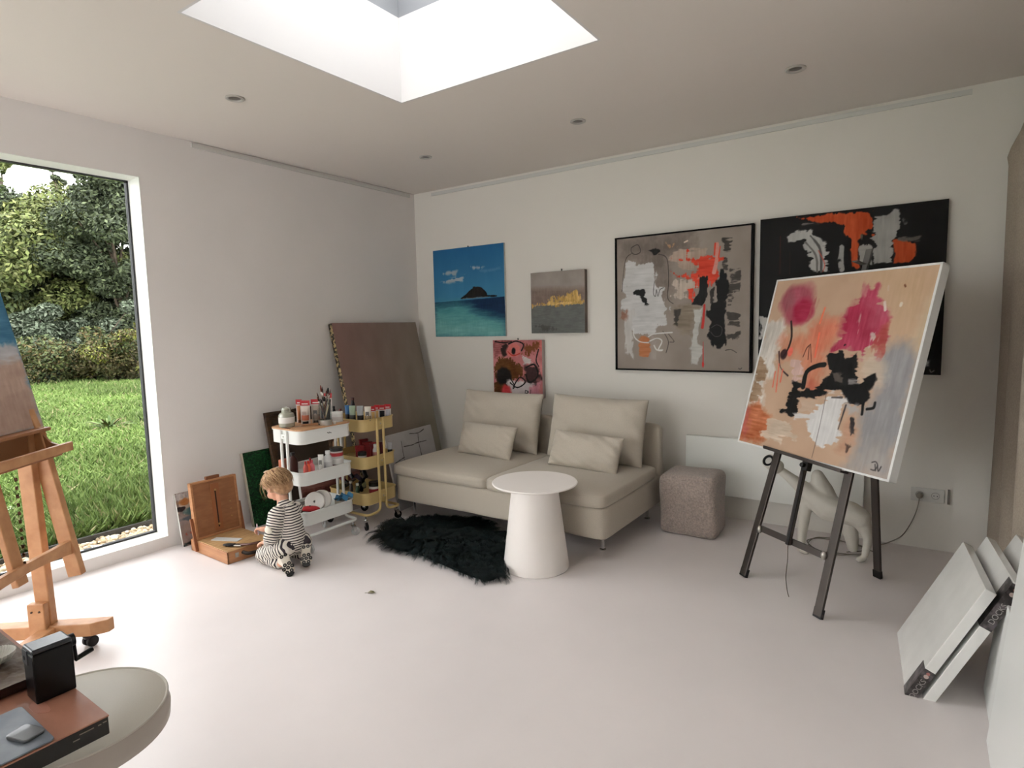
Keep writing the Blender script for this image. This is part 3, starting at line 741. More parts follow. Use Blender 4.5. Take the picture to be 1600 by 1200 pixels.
# dark sheepskin
def sheepskin():
    out = [(-3.02, 2.74), (-3.11, 2.93), (-3.03, 3.05), (-2.84, 3.22), (-2.56, 3.28), (-2.26, 3.10), (-2.07, 2.98), (-1.97, 2.72), (-1.95, 2.58), (-2.06, 2.56), (-2.31, 2.60), (-2.58, 2.65), (-2.79, 2.64)]
    P = smoothpath([(x, y, 0) for x, y in out+[out[0]]], 5)[:-1]; c = Vector((-2.5, 2.88, 0))
    t = thing('sheepskin_rug', 'shaggy dark green-black sheepskin lying on the floor before the sofa', 'rug', (c.x, c.y, 0))
    def inside(p):
        k = False; n = len(P)
        for i in range(n):
            a, b_ = P[i], P[(i+1) % n]
            if (a.y > p[1]) != (b_.y > p[1]) and p[0] < (b_.x-a.x)*(p[1]-a.y)/(b_.y-a.y)+a.x: k = not k
        return k
    b = MB(); b.prism([(p.x-c.x, p.y-c.y) for p in P][::-1], .001, .016)
    b.build('hide', mat('hide_dark', (9, 13, 13), .9), t)
    rs = random.Random(4); V = []; F = []
    N = 0
    while N < 1150:
        x = rs.uniform(-3.13, -1.93); y = rs.uniform(2.53, 3.29)
        if not inside((x, y)): continue
        N += 1
        away = Vector((x-c.x, (y-c.y)*1.6, 0)); rim = min(1, away.length/.5); away = away.normalized() if away.length > .01 else Vector((1, 0, 0))
        h = mnoise.noise(Vector((x*3.2, y*3.2, 1)))*math.pi*2.4
        d = (Vector((math.cos(h), math.sin(h), 0))*(1-.45*rim)+away*(.25+.75*rim)).normalized(); side = Vector((-d.y, d.x, 0))
        L = rs.uniform(.07, .13); ht = rs.uniform(.028, .062)*(1-.35*rim); curl = rs.uniform(-.03, .03); ph = rs.uniform(0, 6.28)
        tip = Vector((x, y, 0))+d*L+side*curl; tip.z = .012+rs.uniform(0, .025)*(1-rim)
        for m in range(rs.randint(15, 22)):
            bx = x+rs.gauss(0, .018); by = y+rs.gauss(0, .018); base = Vector((bx, by, .010)); tp = tip+Vector((rs.gauss(0, .005), rs.gauss(0, .005), rs.gauss(0, .004)))
            w_ = rs.uniform(.0010, .0020); i0 = len(V); fl = rs.uniform(-.006, .006)
            for k in range(7):
                s = k/6; g = s*s*(3-2*s)*.4+s*.6
                q = base.lerp(tp, g)+Vector((0, 0, ht*math.sin(math.pi*min(1, s*.92+.04))))+side*(.007*math.sin(ph+s*11)+fl*math.sin(s*5))
                q.z = max(q.z, .006); ww = w_*(1-s*.8)
                V.append((q+side*ww-Vector((c.x, c.y, 0)))[:]); V.append((q-side*ww-Vector((c.x, c.y, 0)))[:])
            for k in range(6): F.append((i0+2*k, i0+2*k+1, i0+2*k+3, i0+2*k+2))
    me = bpy.data.meshes.new('fleece'); me.from_pydata(V, [], F)
    link('fleece', me, mat('fleece_dark_teal', (12, 21, 22), .6, c2=(25, 41, 42), scale=25, spec=.25), t, True)['kind'] = 'stuff'
sheepskin()

# leaf on the floor
b = MB(); pts = [(-.02, 0, 0), (-.01, .012, .004), (.01, .014, .008), (.03, .0, .004), (.012, -.010, .010), (-.008, -.008, .006)]
cc = b.bm.verts.new((.002, 0, .016)); vs = [b.bm.verts.new(p) for p in pts]
for i in range(6): b.bm.faces.new((cc, vs[i], vs[(i+1) % 6]))
b.tube([(-.02, 0, .001), (-.032, -.003, .001)], .001, 5)
o = b.build('dry_leaf', mat('leaf_dry', (104, 98, 66), .7, var=.2, scale=60)); o.location = (-2.417, 2.108, .001); o.rotation_euler = (0, 0, .4)
tag(o, 'small curled dry leaf lying alone on the white floor', 'leaf')

# ================================================================== TROLLEYS
def tray_bm(L, D, h, r, th=.003):
    b = MB(); bm = b.bm; P = rrect(L, D, r); Q = rrect(L-2*th, D-2*th, r-th); n = len(P); T2 = rrect(L+.012, D+.012, r+.006)
    def ring(pts, z): return [bm.verts.new((x, y, z)) for x, y in pts]
    rings = [ring(P, 0), ring(P, h-.006), ring(T2, h-.006), ring(T2, h), ring(Q, h), ring(Q, .040)]
    for a, c in zip(rings, rings[1:]):
        for i in range(n): j = (i+1) % n; bm.faces.new((a[i], a[j], c[j], c[i]))
    bm.faces.new(rings[0][::-1]); bm.faces.new(rings[-1]); return b
def trolley(lb, loc, rz, paint, lid, wheel):
    """long axis along local X"""
    t = thing('utility_trolley', lb, 'trolley', loc, rz, 'three-tier utility trolleys'); L, D = .415, .315
    for z in (.705, .437, .175):
        o = tray_bm(L, D, .088, .05).build('tray', paint, t, smooth='auto'); o.location = (0, 0, z)
        b = MB()
        for sx in (-1, 1): b.cyl((sx*(L/2+.011), 0, z+.045), (sx*(L/2+.017), 0, z+.045), .005, seg=10)
        # one visible screw at each end
    for s in (-1, 1):
        P = []
        e = L/2+.006
        pts = [(-e, s*.030, .79), (-e, s*.030, .115), (-e, s*(D/2+.004), .115), (-e+.03, s*(D/2+.004), .115), (e-.03, s*(D/2+.004), .115), (e, s*(D/2+.004), .115), (e, s*.030, .115), (e, s*.030, .79)]
        pts = [(-e, s*.030, .79), (-e, s*.030, .115), (-e-.01, s*(D/2+.0), .110), (e+.01, s*(D/2+.0), .110), (e, s*.030, .115), (e, s*.030, .79)]
        b = MB(); b.tube(fillet(pts, .045, 6), .0095, 12); b.build('frame_tube', paint, t, smooth='auto', angle=60)
    for sx in (-1, 1):
        for z in (.75, .482, .22):
            b = MB(); b.box((sx*(L/2+.006), 0, z), (.010, .052, .03)); o = b.build('bracket', paint, t, bevel=.002)
            bb = MB(); bb.cyl((sx*(L/2+.009), 0, z), (sx*(L/2+.0135), 0, z), .005, seg=12); bb.build('screw', STEEL, o)
    for sx in (-1, 1):
        for sy in (-1, 1):
            x, y = sx*.185, sy*.150
            c = thing('caster', None, None, (x, y, 0)); c.parent = t; c.rotation_euler = (0, 0, .5*sx+.9*sy)
            b = MB(); b.cyl((0, 0, .07), (0, 0, .105), .006, seg=10)
            for k in (-1, 1):
                b.prism([(-.014, .072), (.014, .072), (.026, .034), (.018, .022), (.006, .030)], .011*k-.0012, .011*k+.0012, Matrix.Rotation(R_(90), 4, 'X'))
            b.box((0, 0, .072), (.03, .024, .004)); b.build('fork', CHROME, c)
            b = MB(); b.cyl((.015, -.009, .029), (.015, .009, .029), .029, seg=28); b.cyl((.015, -.0125, .029), (.015, .0125, .029), .008, seg=12)
            b.build('wheel', wheel, c, smooth='auto', bevel=.003)
    if lid:
        b = MB(); P = rrect(.428, .328, .052); b.prism(P, 0, .010)
        o = b.build('lid', mat('bamboo_lid', (206, 160, 118), .5, c2=(188, 140, 100), scale=4, stretch=(3, 40, 3)), t, bevel=.002); o.location = (0, 0, .793)
        b = MB(); b.prism(rrect(.02, .085, .008), -.0005, .0012); q = b.build('grip_notch', mat('notch_brown', (92, 58, 40), .7), o); q.location = (-.196, 0, .010)
    return t
TRW = mat('trolley_white', (236, 237, 233), .35); TRY = mat('trolley_mustard', (206, 180, 122), .42)
WC = Vector((-3.36, 2.49, 0)); YC = Vector((-3.405, 2.945, 0))
tw = trolley('white three-tier metal trolley with a bamboo lid, behind the kneeling child', WC, R_(90), TRW, True, mat('caster_grey', (196, 196, 194), .4))
ty = trolley('mustard yellow three-tier metal trolley left of the sofa', YC, 0, TRY, False, BLACK)
# scuff marks on the white top tray
b = MB()
for k in (0, .016): b.beam((k, 0, 0), (k+.018, 0, -.008), .0006, .005, up=(0, 0, 1))
o = b.build('scuff', mat('scuff_grey', (90, 88, 86), .7), tw); o.rotation_euler = (0, 0, 0); o.location = (.0, -.1585, .757)
o['kind'] = 'stuff'

# ---------------------------------------------------------------- painting supplies
RED = mat('header_red', (176, 32, 40), .4); WLAB = mat('label_white', (226, 222, 216), .5); BLK = BLACK
CN = [0]
def cmat(c, rough=.4): 
    k = 'paint_%d_%d_%d' % c
    return mat(k, c, rough)
def paint_tube(name, lb, grp, base, h, w_, capc, bodyc, bandc=None, rz=0, tilt=0, txt=None, card=None, labc=None):
    t = thing(name, lb, 'paint tube', base, rz, grp); t.rotation_euler = (tilt, 0, rz)
    hc = h*.17; r = w_*.42
    b = MB(); b.lathe([(0, 0), (r*.95, 0), (r*.85, hc), (0, hc)], seg=20); b.build('cap', cmat(capc), t, smooth='auto')
    # body: round at the cap, flat crimp at the top
    b = MB(); bm = b.bm; rings = []; n = 20
    for k in range(9):
        s = k/8; z = hc+(h-hc)*s; rx = r*(1-s)+w_/2*s; ry = max(r*(1-s*s), .0012)
        if k == 0: rx = ry = r*.8
        rings.append([bm.verts.new((rx*math.cos(2*math.pi*i/n), ry*math.sin(2*math.pi*i/n), z)) for i in range(n)])
    for a, c in zip(rings, rings[1:]):
        for i in range(n): bm.faces.new((a[i], a[(i+1) % n], c[(i+1) % n], c[i]))
    bm.faces.new(rings[0][::-1]); bm.faces.new(rings[-1])
    body = b.build('tube_body', cmat(bodyc, .3), t, smooth='auto')
    if bandc:
        b = MB(); z0 = hc+(h-hc)*.08; z1 = hc+(h-hc)*.42
        rr1 = lambda z: (r*(1-(z-hc)/(h-hc))+w_/2*((z-hc)/(h-hc))+.0006, max(r*(1-((z-hc)/(h-hc))**2), .0012)+.0006)
        rg = []
        for z in np.linspace(z0, z1, 5):
            rx, ry = rr1(z); rg.append([b.bm.verts.new((rx*math.cos(2*math.pi*i/n), ry*math.sin(2*math.pi*i/n), z)) for i in range(n)])
        for a, c in zip(rg, rg[1:]):
            for i in range(n): b.bm.faces.new((a[i], a[(i+1) % n], c[(i+1) % n], c[i]))
        b.build('label', cmat(bandc), t, smooth=True)
    if labc:
        z = hc+(h-hc)*.55; ry = max(r*(1-.3), .0015)
        for k in (-1, 1):
            b = MB(); b.box((0, k*(ry+.001), z), (w_*.5, .001, h*.22)); b.build('label', cmat(labc), t)
    if card:
        b = MB(); b.box((0, .004, h*.5+.01), (w_+.012, .0015, h+.03)); b.build('backing_card', cmat((206, 196, 190)), t)
        b = MB(); b.box((0, .0035, h+.024), (w_+.014, .003, .034)); b.build('header_card', cmat(card), t)
        b = MB(); b.box((0, .0012, h+.018), (w_*.8, .001, .006)); b.build('header_print', WLAB, t)
    if txt:
        mm = Matrix.Translation((0, -.0125, hc+(h-hc)*.5)) @ frame_mat((0, 0, 1), (-1, 0, 0), (0, -1, 0), (0, 0, 0))
        text_mesh(txt, w_*.48, mm, WLAB, body, extrude=.0003)
    return t
def jar(name, lb, cat, base, r, h, bodyc, capc, grp=None, labc=None, caph=.018, mbody=None, neck=None, mcap=None, parent=None):
    t = thing(name, lb, cat, base, 0, grp)
    if neck:
        prof = [(0, 0), (r, .0), (r, h*.62), (r*.8, h*.74), (neck, h*.84), (neck, h-caph*.6), (0, h-caph*.6)]
        cr = neck*1.25
    else:
        prof = [(0, 0), (r*.96, 0), (r, .004), (r, h-caph), (0, h-caph)]; cr = r*1.03
    b = MB(); b.lathe(prof, seg=28); b.build('body', mbody or cmat(bodyc, .35), t, smooth='auto')
    if capc:
        b = MB(); b.lathe([(0, h-caph), (cr, h-caph), (cr, h-.002), (cr*.95, h), (0, h)], seg=28); b.build('lid', mcap or cmat(capc, .35), t, smooth='auto')
    if labc:
        b = MB(); b.lathe([(r+.0008, h*.18), (r+.0008, h*.52)], seg=28); b.build('label', cmat(labc, .5), t, smooth=True)
    return t
def on(px, py, z):
    """photo pixel on a horizontal shelf height z -> world"""
    d = fw + rr*((px-800)/F_PX) - uu*((py-600)/F_PX); k = (z-CAM_H)/d.z; return Vector((0, 0, CAM_H))+k*d
zl = .803
FACE = R_(33)   # supplies on the trolleys mostly face the room
# glass jar with swing lid
p = Vector((-3.405, 2.335, zl))
t = thing('glass_jar', 'clear glass storage jar with a paper label at the front corner of the bamboo lid', 'jar', p)
JG = mat('jar_glass', (168, 168, 152), .12, spec=.7, coat=.6)
b = MB(); b.lathe([(0, 0), (.046, 0), (.050, .006), (.050, .075), (.044, .088), (.030, .096), (.030, .108), (.034, .112), (0, .112)], seg=32); b.build('body', JG, t, smooth='auto')
b = MB(); b.lathe([(.0508, .028), (.0508, .066)], seg=32); b.build('label', WLAB, t, smooth=True)
b = MB(); b.lathe([(.030, .112), (.028, .124), (.012, .128), (0, .128)], seg=24); b.build('stopper', JG, t, smooth='auto')
b = MB(); b.tube(smoothpath([(-.034, 0, .100), (-.036, 0, .122), (0, .0, .131), (.036, 0, .122), (.034, 0, .100)], 5), .0016, 6); b.build('wire_clasp', STEEL, t, smooth=True)
GT = 'carded paint tubes on the white trolley'
def ry_(px, y):
    d = fw + rr*((px-800)/F_PX) - uu*((650-600)/F_PX); return d.x/d.y*y
paint_tube('paint_tube', 'pale paint tube on a red-headed card right behind the glass jar', GT, (ry_(477, 2.46), 2.46, zl), .118, .052, (30, 28, 28), (214, 198, 186), (196, 110, 80), FACE, 0, card=(176, 32, 40), labc=(190, 170, 160))
paint_tube('paint_tube', 'beige paint tube on a red-headed card beside the brush glass', GT, (ry_(494, 2.52), 2.52, zl), .122, .05, (24, 24, 24), (170, 156, 142), (120, 108, 98), FACE, 0, card=(176, 32, 40), labc=(60, 56, 52))
paint_tube('paint_tube', 'thin orange-brown tube on the leftmost red-headed card of the white trolley', GT, (ry_(467.5, 2.48), 2.48, zl), .118, .026, (110, 60, 30), (178, 110, 66), None, FACE, 0, card=(176, 32, 40))
paint_tube('paint_tube', 'large black paint tube with ACRYLIC written up its side', GT, (ry_(512, 2.60), 2.60, zl), .155, .055, (30, 30, 30), (40, 38, 38), None, FACE, 0, txt='ACRYLIC', card=(176, 32, 40))
# brush glass in a metal cup
bp = Vector((ry_(508, 2.505), 2.505, zl))
t = thing('brush_holder', 'tall clear glass standing in a steel cup, full of paint brushes', 'brush holder', bp)
b = MB(); b.lathe([(0, 0), (.043, 0), (.044, .003), (.044, .036), (.0415, .036), (.0415, .004), (0, .004)], seg=32); b.build('steel_cup', STEEL, t, smooth='auto')
b = MB(); b.lathe([(.0395, .005), (.040, .150), (.0385, .150), (.0375, .008), (0, .008), (0, .005), (.0395, .005)], seg=32); b.build('glass', mat('holder_glass', (235, 238, 238), .03, trans=1.0, ior=1.2), t, smooth='auto')
GBR = 'paint brushes in the brush holder'
HC = [(60, 40, 30), (28, 24, 22), (196, 160, 110), (120, 60, 34), (30, 30, 34), (200, 190, 170), (90, 50, 30), (34, 30, 28), (150, 100, 50), (24, 22, 22), (214, 196, 160)]
BRL = ['thin dark-handled brush leaning furthest left in the holder', 'flat brush with reddish bristles, tallest in the holder', 'round brush with slim dark tip next to the tallest brush', 'wide brown-bristled brush in the middle of the holder',
       'black-bristled flat brush right of centre in the holder', 'slim brush leaning furthest right in the holder', 'short brown mop brush low at the left of the holder', 'black wide brush low at the centre of the holder',
       'small angled brush at the back of the holder', 'stubby dark brush at the front of the holder', 'pale wooden stick at the right of the holder']
BRS = [(-.034, .0, .215, .006), (-.016, .006, .262, .010), (-.004, -.01, .255, .006), (.012, .004, .225, .012), (.020, .010, .245, .014), (.034, .0, .236, .006), (-.03, -.012, .188, .011), (.004, -.018, .190, .014), (.006, .02, .205, .007), (-.012, -.022, .176, .009), (.034, -.014, .182, .004)]
for i, (lb, (ox, oy, h, bw)) in enumerate(zip(BRL, BRS)):
    tipx = rr*ox*1.35+Vector((fw.x, fw.y, 0))*oy; basex = rr*(-ox*.3)+Vector((fw.x, fw.y, 0))*(-oy*.4)
    a = bp+Vector((basex.x, basex.y, .012)); e = bp+Vector((tipx.x, tipx.y, h)); d = (e-a)
    t = thing('paint_brush', lb, 'brush', a, 0, GBR)
    b = MB(); b.tube([(0, 0, 0), d*.35, d*.72], [.0022, .0036, .0034], 8); b.build('handle', cmat(HC[i]), t, smooth=True)
    if i < 10:
        b = MB(); b.tube([d*.70, d*.83], [.0042, .0046 if bw < .01 else bw*.55], 10); b.build('ferrule', STEEL, t, smooth=True)
        b = MB(); b.tube([d*.83, d*.92, d], [bw*.5, bw*.62, bw*.25], 10)
        b.build('bristles', cmat([(70, 34, 26), (110, 50, 40), (60, 34, 28), (96, 52, 40), (26, 22, 22), (70, 40, 30), (84, 46, 26), (28, 24, 24), (60, 40, 30), (30, 26, 24)][i], .8), t, smooth=True)
# white tub, small dark bottles, stretcher pliers
jar('paint_tub', 'round white plastic tub with lid at the right end of the bamboo lid', 'tub', (ry_(527, 2.635), 2.635, zl), .037, .068, (226, 226, 222), (236, 236, 232), labc=(206, 200, 196), caph=.014)
for i, (px, y, h, lb) in enumerate(((504, 2.685, .085, 'small dark bottle with red cap behind the brush holder'), (522, 2.692, .092, 'slim dark ink bottle behind the white tub'), (532, 2.696, .078, 'short dark bottle at the far end of the bamboo lid'))):
    jar('ink_bottle', lb, 'bottle', (ry_(px, y), y, zl), .013, h, (30, 26, 28), [(150, 30, 34), (40, 36, 36), (90, 24, 28)][i], 'small dark bottles on the bamboo lid', neck=.007, caph=.014)
t = thing('palette_knife', 'pair of wooden-handled palette tools lying on the bamboo lid', 'tool', (-3.27, 2.415, zl+.001), R_(60))
b = MB(); b.beam((-.06, 0, .012), (.05, .01, .012), .014, .012); b.build('wooden_handle', mat('tool_wood', (164, 118, 84), .6), t, bevel=.003)
b = MB(); b.beam((.05, .0, .008), (.12, -.004, .008), .018, .010); b.build('dark_handle', mat('tool_dark', (60, 46, 40), .5), t, bevel=.003)
b = MB(); b.beam((-.10, -.006, .004), (-.05, -.002, .010), .012, .002); b.build('blade', STEEL, t)
jar('glue_pot', 'tiny clear pot between the brush holder and the white tub', 'pot', (ry_(522, 2.56), 2.56, zl), .010, .016, (214, 206, 196), (230, 226, 220), caph=.005)

# middle tray of the white trolley (floor at .44)
zm = .478
GM = 'bottles on the middle tray of the white trolley'
jar('amber_bottle', 'dark brown bottle at the left end of the white trolley\'s middle tray', 'bottle', (-3.40, 2.36, zm), .030, .15, (66, 34, 26), (30, 24, 22), GM, neck=.012, caph=.02)
b = MB(); b.box((0, 0, .05), (.035, .05, .1)); o = b.build('paint_box', cmat((206, 120, 88))); o.location = (-3.475, 2.335, zm); o.rotation_euler = (0, 0, .5); tag(o, 'small orange carton standing at the left end of the white trolley', 'box')
for i, (px, c, lb) in enumerate(((470, (196, 84, 76), 'muted red dropper bottle, leftmost of the coloured ones on the middle tray'), (478, (226, 92, 60), 'bright orange dropper bottle on the middle tray'), (484, (214, 110, 120), 'pink dropper bottle on the middle tray'), (477, (190, 50, 60), 'crimson dropper bottle behind the orange one'))):
    y = (2.335, 2.355, 2.385, 2.42)[i]; jar('dropper_bottle', lb, 'bottle', (-3.235 if i < 3 else -3.30, y, zm), .016, .112, c, (c[0]-30, max(0, c[1]-60), max(0, c[2]-50)), GM, neck=.005, caph=.018)
paint_tube('paint_tube', 'white paint tube standing on the middle tray of the white trolley', GM, (-3.235, 2.455, zm), .135, .038, (220, 218, 214), (214, 212, 206), None, FACE, labc=(120, 116, 112))
jar('medium_bottle', 'clear-white bottle with ribbed cap on the white trolley\'s middle tray', 'bottle', (-3.235, 2.512, zm), .028, .15, (206, 206, 204), (226, 226, 224), GM, neck=.013, labc=(186, 184, 184), caph=.02)
jar('gesso_tub', 'wide white tub with a dark red band under the black-lidded jar', 'tub', (-3.255, 2.60, zm), .045, .085, (218, 214, 210), (224, 222, 218), GM, labc=(110, 44, 52), caph=.01)
jar('gesso_jar', 'black-lidded jar with red and white label stacked on the white tub', 'jar', (-3.255, 2.60, zm+.086), .042, .068, (206, 200, 194), (32, 30, 30), GM, labc=(178, 50, 54), caph=.022)
# bottom tray (floor at .178)
zb = .216
for i, (dx, lb) in enumerate(((-.052, 'white paper tape roll, rear one of two in the bottom tray'), (0, 'white paper tape roll with a star-shaped hole, front one of two'))):
    t = thing('paper_roll', lb, 'roll', (-3.275+.0, 2.475+dx, zb+.082), 0, 'paper rolls in the bottom tray')
    m = Matrix.Rotation(R_(90-33*0), 4, 'Y') @ Matrix.Identity(4)
    t.rotation_euler = (R_(74), R_(0), R_(38))
    b = MB(); b.lathe([(.008, -.018), (.060, -.018), (.064, -.015), (.064, .015), (.060, .018), (.008, .018), (.008, -.018)], seg=48); b.build('roll', mat('paper_white', (226, 222, 216), .75), t, smooth='auto')
    if i == 1:
        b = MB(); P = []
        for k in range(12): P.append(((.016 if k % 2 == 0 else .005)*math.cos(k*math.pi/6), (.016 if k % 2 == 0 else .005)*math.sin(k*math.pi/6)))
        b.prism(P, .0176, .0186); b.build('star_hole', mat('star_dark', (110, 100, 92), .8), t)
b = MB(); b.sph((0, 0, .02), (.06, .028, .02), 20); o = b.build('red_pouch', cmat((176, 30, 36)), smooth=True); o.location = (-3.262, 2.372, zb+.028); o.rotation_euler = (0, .12, 1.0); tag(o, 'glossy red pouch in the bottom tray of the white trolley', 'pouch')
for i, (x, y, rz, c, lb) in enumerate(((-3.29, 2.325, .4, (70, 62, 50), 'dark handled scraper poking out at the left of the bottom tray'), (-3.33, 2.345, .9, (150, 144, 130), 'greyish tool lying left of the red pouch'))):
    b = MB(); b.beam((-.06, 0, .035), (.06, 0, .085), .018, .016); o = b.build('scraper', cmat(c, .6), bevel=.003); o.location = (x, y, zb-.02); o.rotation_euler = (0, 0, rz+.6); tag(o, lb, 'tool', 'tools in the bottom tray')
b = MB(); b.box((0, 0, .025), (.07, .11, .05)); o = b.build('storage_box', cmat((96, 90, 84), .6), bevel=.006); o.location = (-3.41, 2.45, zb); tag(o, 'dull grey box low in the bottom tray under the rolls', 'box')
bm = bmesh.new(); bmesh.ops.create_grid(bm, x_segments=14, y_segments=10, size=.5)
for v_ in bm.verts: v_.co = Vector((v_.co.x*.12, v_.co.y*.09, .012*math.sin(v_.co.x*9)+.01*math.cos(v_.co.y*11)))
o = from_bm(bm, 'blue_cloth', cmat((66, 122, 158), .9), None); o.location = (-3.255, 2.635, zb+.062); o.rotation_euler = (.2, -.2, 0); tag(o, 'crumpled blue cloth at the right end of the bottom tray', 'cloth')
b = MB(); b.box((0, 0, .022), (.09, .07, .044)); o = b.build('tin_box', cmat((150, 140, 126), .5), bevel=.004); o.location = (-3.26, 2.635, zb); tag(o, 'pale box beneath the blue cloth in the bottom tray', 'box')

# yellow trolley top (tray floor .708, rim .793)
zt_ = .746
GY = 'paint tubes standing in the top tray of the yellow trolley'
def rx_(px, x):
    d = fw + rr*((px-800)/F_PX) - uu*((650-600)/F_PX); return d.y/d.x*x
specs = [(544, 2.85, .165, .045, (26, 60, 100), (46, 104, 160), (24, 26, 34), None, 'bright blue-topped paint tube, leftmost in the yellow trolley'),
         (551, 2.83, .168, .048, (120, 176, 60), (150, 168, 144), (60, 60, 58), None, 'paint tube with lime green cap in the yellow trolley'),
         (563, 2.84, .170, .050, (22, 100, 110), (150, 152, 152), (32, 30, 34), None, 'paint tube with teal cap in the yellow trolley'),
         (575, 2.86, .165, .048, (166, 126, 70), (206, 198, 184), (150, 130, 96), (90, 88, 84), 'ivory paint tube with ochre cap in the yellow trolley')]
for px, y, h, w_, cc, bc, bd, lc, lb in specs:
    paint_tube('paint_tube', lb, GY, (ry_(px, y), y, zt_), h-.03, w_, cc, bc, bd, FACE, 0, labc=lc)
specs = [(583, 2.90, .130, .024, (212, 172, 110), (208, 168, 106), 'slim ochre tube on a small red card beside the ivory tube'),
         (589, 2.915, .135, .024, (214, 178, 116), (210, 172, 110), 'second slim ochre tube on a small red card'),
         (597, 2.95, .128, .040, (24, 24, 26), (36, 36, 42), 'black paint tube on a wide red-headed card in the yellow trolley'),
         (606, 2.99, .128, .036, (200, 198, 200), (190, 188, 196), 'pale grey tube on a red-headed card, rightmost in the yellow trolley')]
for px, y, h, w_, cc, bc, lb in specs:
    paint_tube('paint_tube', lb, GY, (-3.245, rx_(px, -3.245), zt_), h-.045, w_, cc, bc, None, FACE, 0, card=(176, 32, 40))
jar('ink_bottle', 'dark bottle with brown cap behind the tubes of the yellow trolley', 'bottle', (ry_(552, 2.93), 2.93, zt_), .018, .18, (40, 32, 34), (86, 50, 46), neck=.01, caph=.02)
# yellow middle tray (floor .441)
GYm = 'supplies on the middle tray of the yellow trolley'
for i, (px, y, h, lb) in enumerate(((560, 2.86, .115, 'dark red paint pouch at the left of the yellow middle tray'), (572, 2.93, .13, 'dark red paint pouch standing behind the black-lidded jar'), (583, 2.96, .125, 'dark red paint pouch next to the white bottle'), (566, 2.97, .135, 'dark red paint pouch at the back of the yellow middle tray'))):
    b = MB(); b.prism([(-.035, 0), (.035, 0), (.03, h*.6), (.034, h), (-.034, h), (-.03, h*.6)], -.014, .014, Matrix.Rotation(R_(90), 4, 'X')); b.box((0, 0, h-.008), (.07, .032, .010))
    o = b.build('paint_pouch', mat('pouch_red', (128, 24, 30), .4), bevel=.006); o.location = (ry_(px, y), y, zm); o.rotation_euler = (0, 0, FACE+.2*i); tag(o, lb, 'pouch', GYm)
jar('paint_jar', 'grey-white jar with black lid on the yellow trolley\'s middle tray', 'jar', (ry_(563, 2.835), 2.835, zm), .030, .078, (190, 186, 180), (28, 26, 26), GYm, labc=(150, 146, 142), caph=.026)
jar('medium_bottle', 'white bottle with white cap on the yellow trolley\'s middle tray', 'bottle', (-3.25, rx_(584.5, -3.25), zm), .021, .115, (216, 214, 212), (232, 230, 228), GYm, neck=.012, labc=(190, 130, 122), caph=.022)
paint_tube('paint_tube', 'dark red tube leaning between the uprights of the yellow trolley', GYm, (-3.25, rx_(594, -3.25), zm), .12, .03, (60, 20, 26), (90, 26, 32), None, FACE)
paint_tube('paint_tube', 'grey and black paint tube at the right end of the yellow middle tray', GYm, (-3.24, rx_(607, -3.24), zm), .105, .038, (30, 28, 30), (168, 168, 170), (40, 38, 40), FACE)
b = MB(); b.box((0, 0, .06), (.04, .012, .12)); o = b.build('small_card', mat('kraft_brown', (132, 96, 66), .7)); o.location = (-3.58, 2.85, zm); tag(o, 'small brown carton at the left end of the yellow middle tray', 'box')
# yellow bottom tray (floor .178)
GYb = 'supplies in the bottom tray of the yellow trolley'
jar('paste_jar', 'white jar with red label and black lid in the yellow bottom tray', 'jar', (-3.27, rx_(580, -3.27), zb), .039, .098, (220, 216, 210), (30, 28, 28), GYb, labc=(150, 40, 44), caph=.03)
jar('medium_bottle', 'small bottle with green label in the yellow bottom tray', 'bottle', (ry_(553, 2.835), 2.835, zb), .015, .10, (52, 74, 52), (220, 216, 206), GYb, neck=.009, caph=.016)
jar('medium_bottle', 'small pale-capped bottle at the far left of the yellow bottom tray', 'bottle', (ry_(543, 2.85), 2.85, zb), .013, .10, (90, 84, 84), (206, 202, 194), GYb, neck=.009, caph=.014)
GYt = 'dark paint tubes heaped in the yellow bottom tray'
rs = random.Random(11)
LN = ['dark tube with silver crimp on top of the heap', 'dark red tube in the heap', 'slate tube lying across the heap', 'black tube at the back of the heap', 'olive-banded tube slanting left of the white jar', 'dark tube beside the small green bottle', 'black tube right behind the white jar', 'dark violet tube at the left of the heap', 'charcoal tube at the right of the heap']
CL = [(58, 54, 60), (92, 28, 36), (70, 74, 84), (28, 26, 28), (128, 134, 96), (40, 36, 40), (24, 22, 24), (60, 44, 66), (46, 44, 46)]
for i, lb in enumerate(LN):
    x = -3.58+.30*(i % 5)/4.6+rs.uniform(-.01, .01); y = 2.90+.045*(i//5)*1.6+rs.uniform(-.01, .02)
    t = paint_tube('paint_tube', lb+' in the yellow bottom tray', GYt, (x, y, zb+.02+.045*(i % 3)), .12, .036, (20, 20, 20), CL[i], None)
    t.rotation_euler = (R_(rs.uniform(35, 75)), R_(rs.uniform(-40, 40)), rs.uniform(0, 6.2))

# ================================================================== ALONG THE LEFT WALL
def lean_canvas(name, art, W, H, T_, x_bot, y0, lean, side, lb, cat='painting', grp='canvases leaning along the left wall', parent=None, yaw=0, z0=0.0):
    """leans on the left wall (x=XL); bottom edge at x_bot; width along +y starting y0"""
    ex = Vector((math.sin(yaw), math.cos(yaw), 0)); up = Vector((-math.sin(lean), 0, math.cos(lean))); up = (up-ex*up.dot(ex)).normalized(); back = up.cross(ex)
    if back.x > 0: back = -back
    o = painted_panel(name, art, W, H, T_, side, parent) if art is not None else None
    m = frame_mat(ex, back, up, (x_bot, y0, z0))
    if o: o.matrix_world = m; tag(o, lb, cat, grp)
    return o if o else m
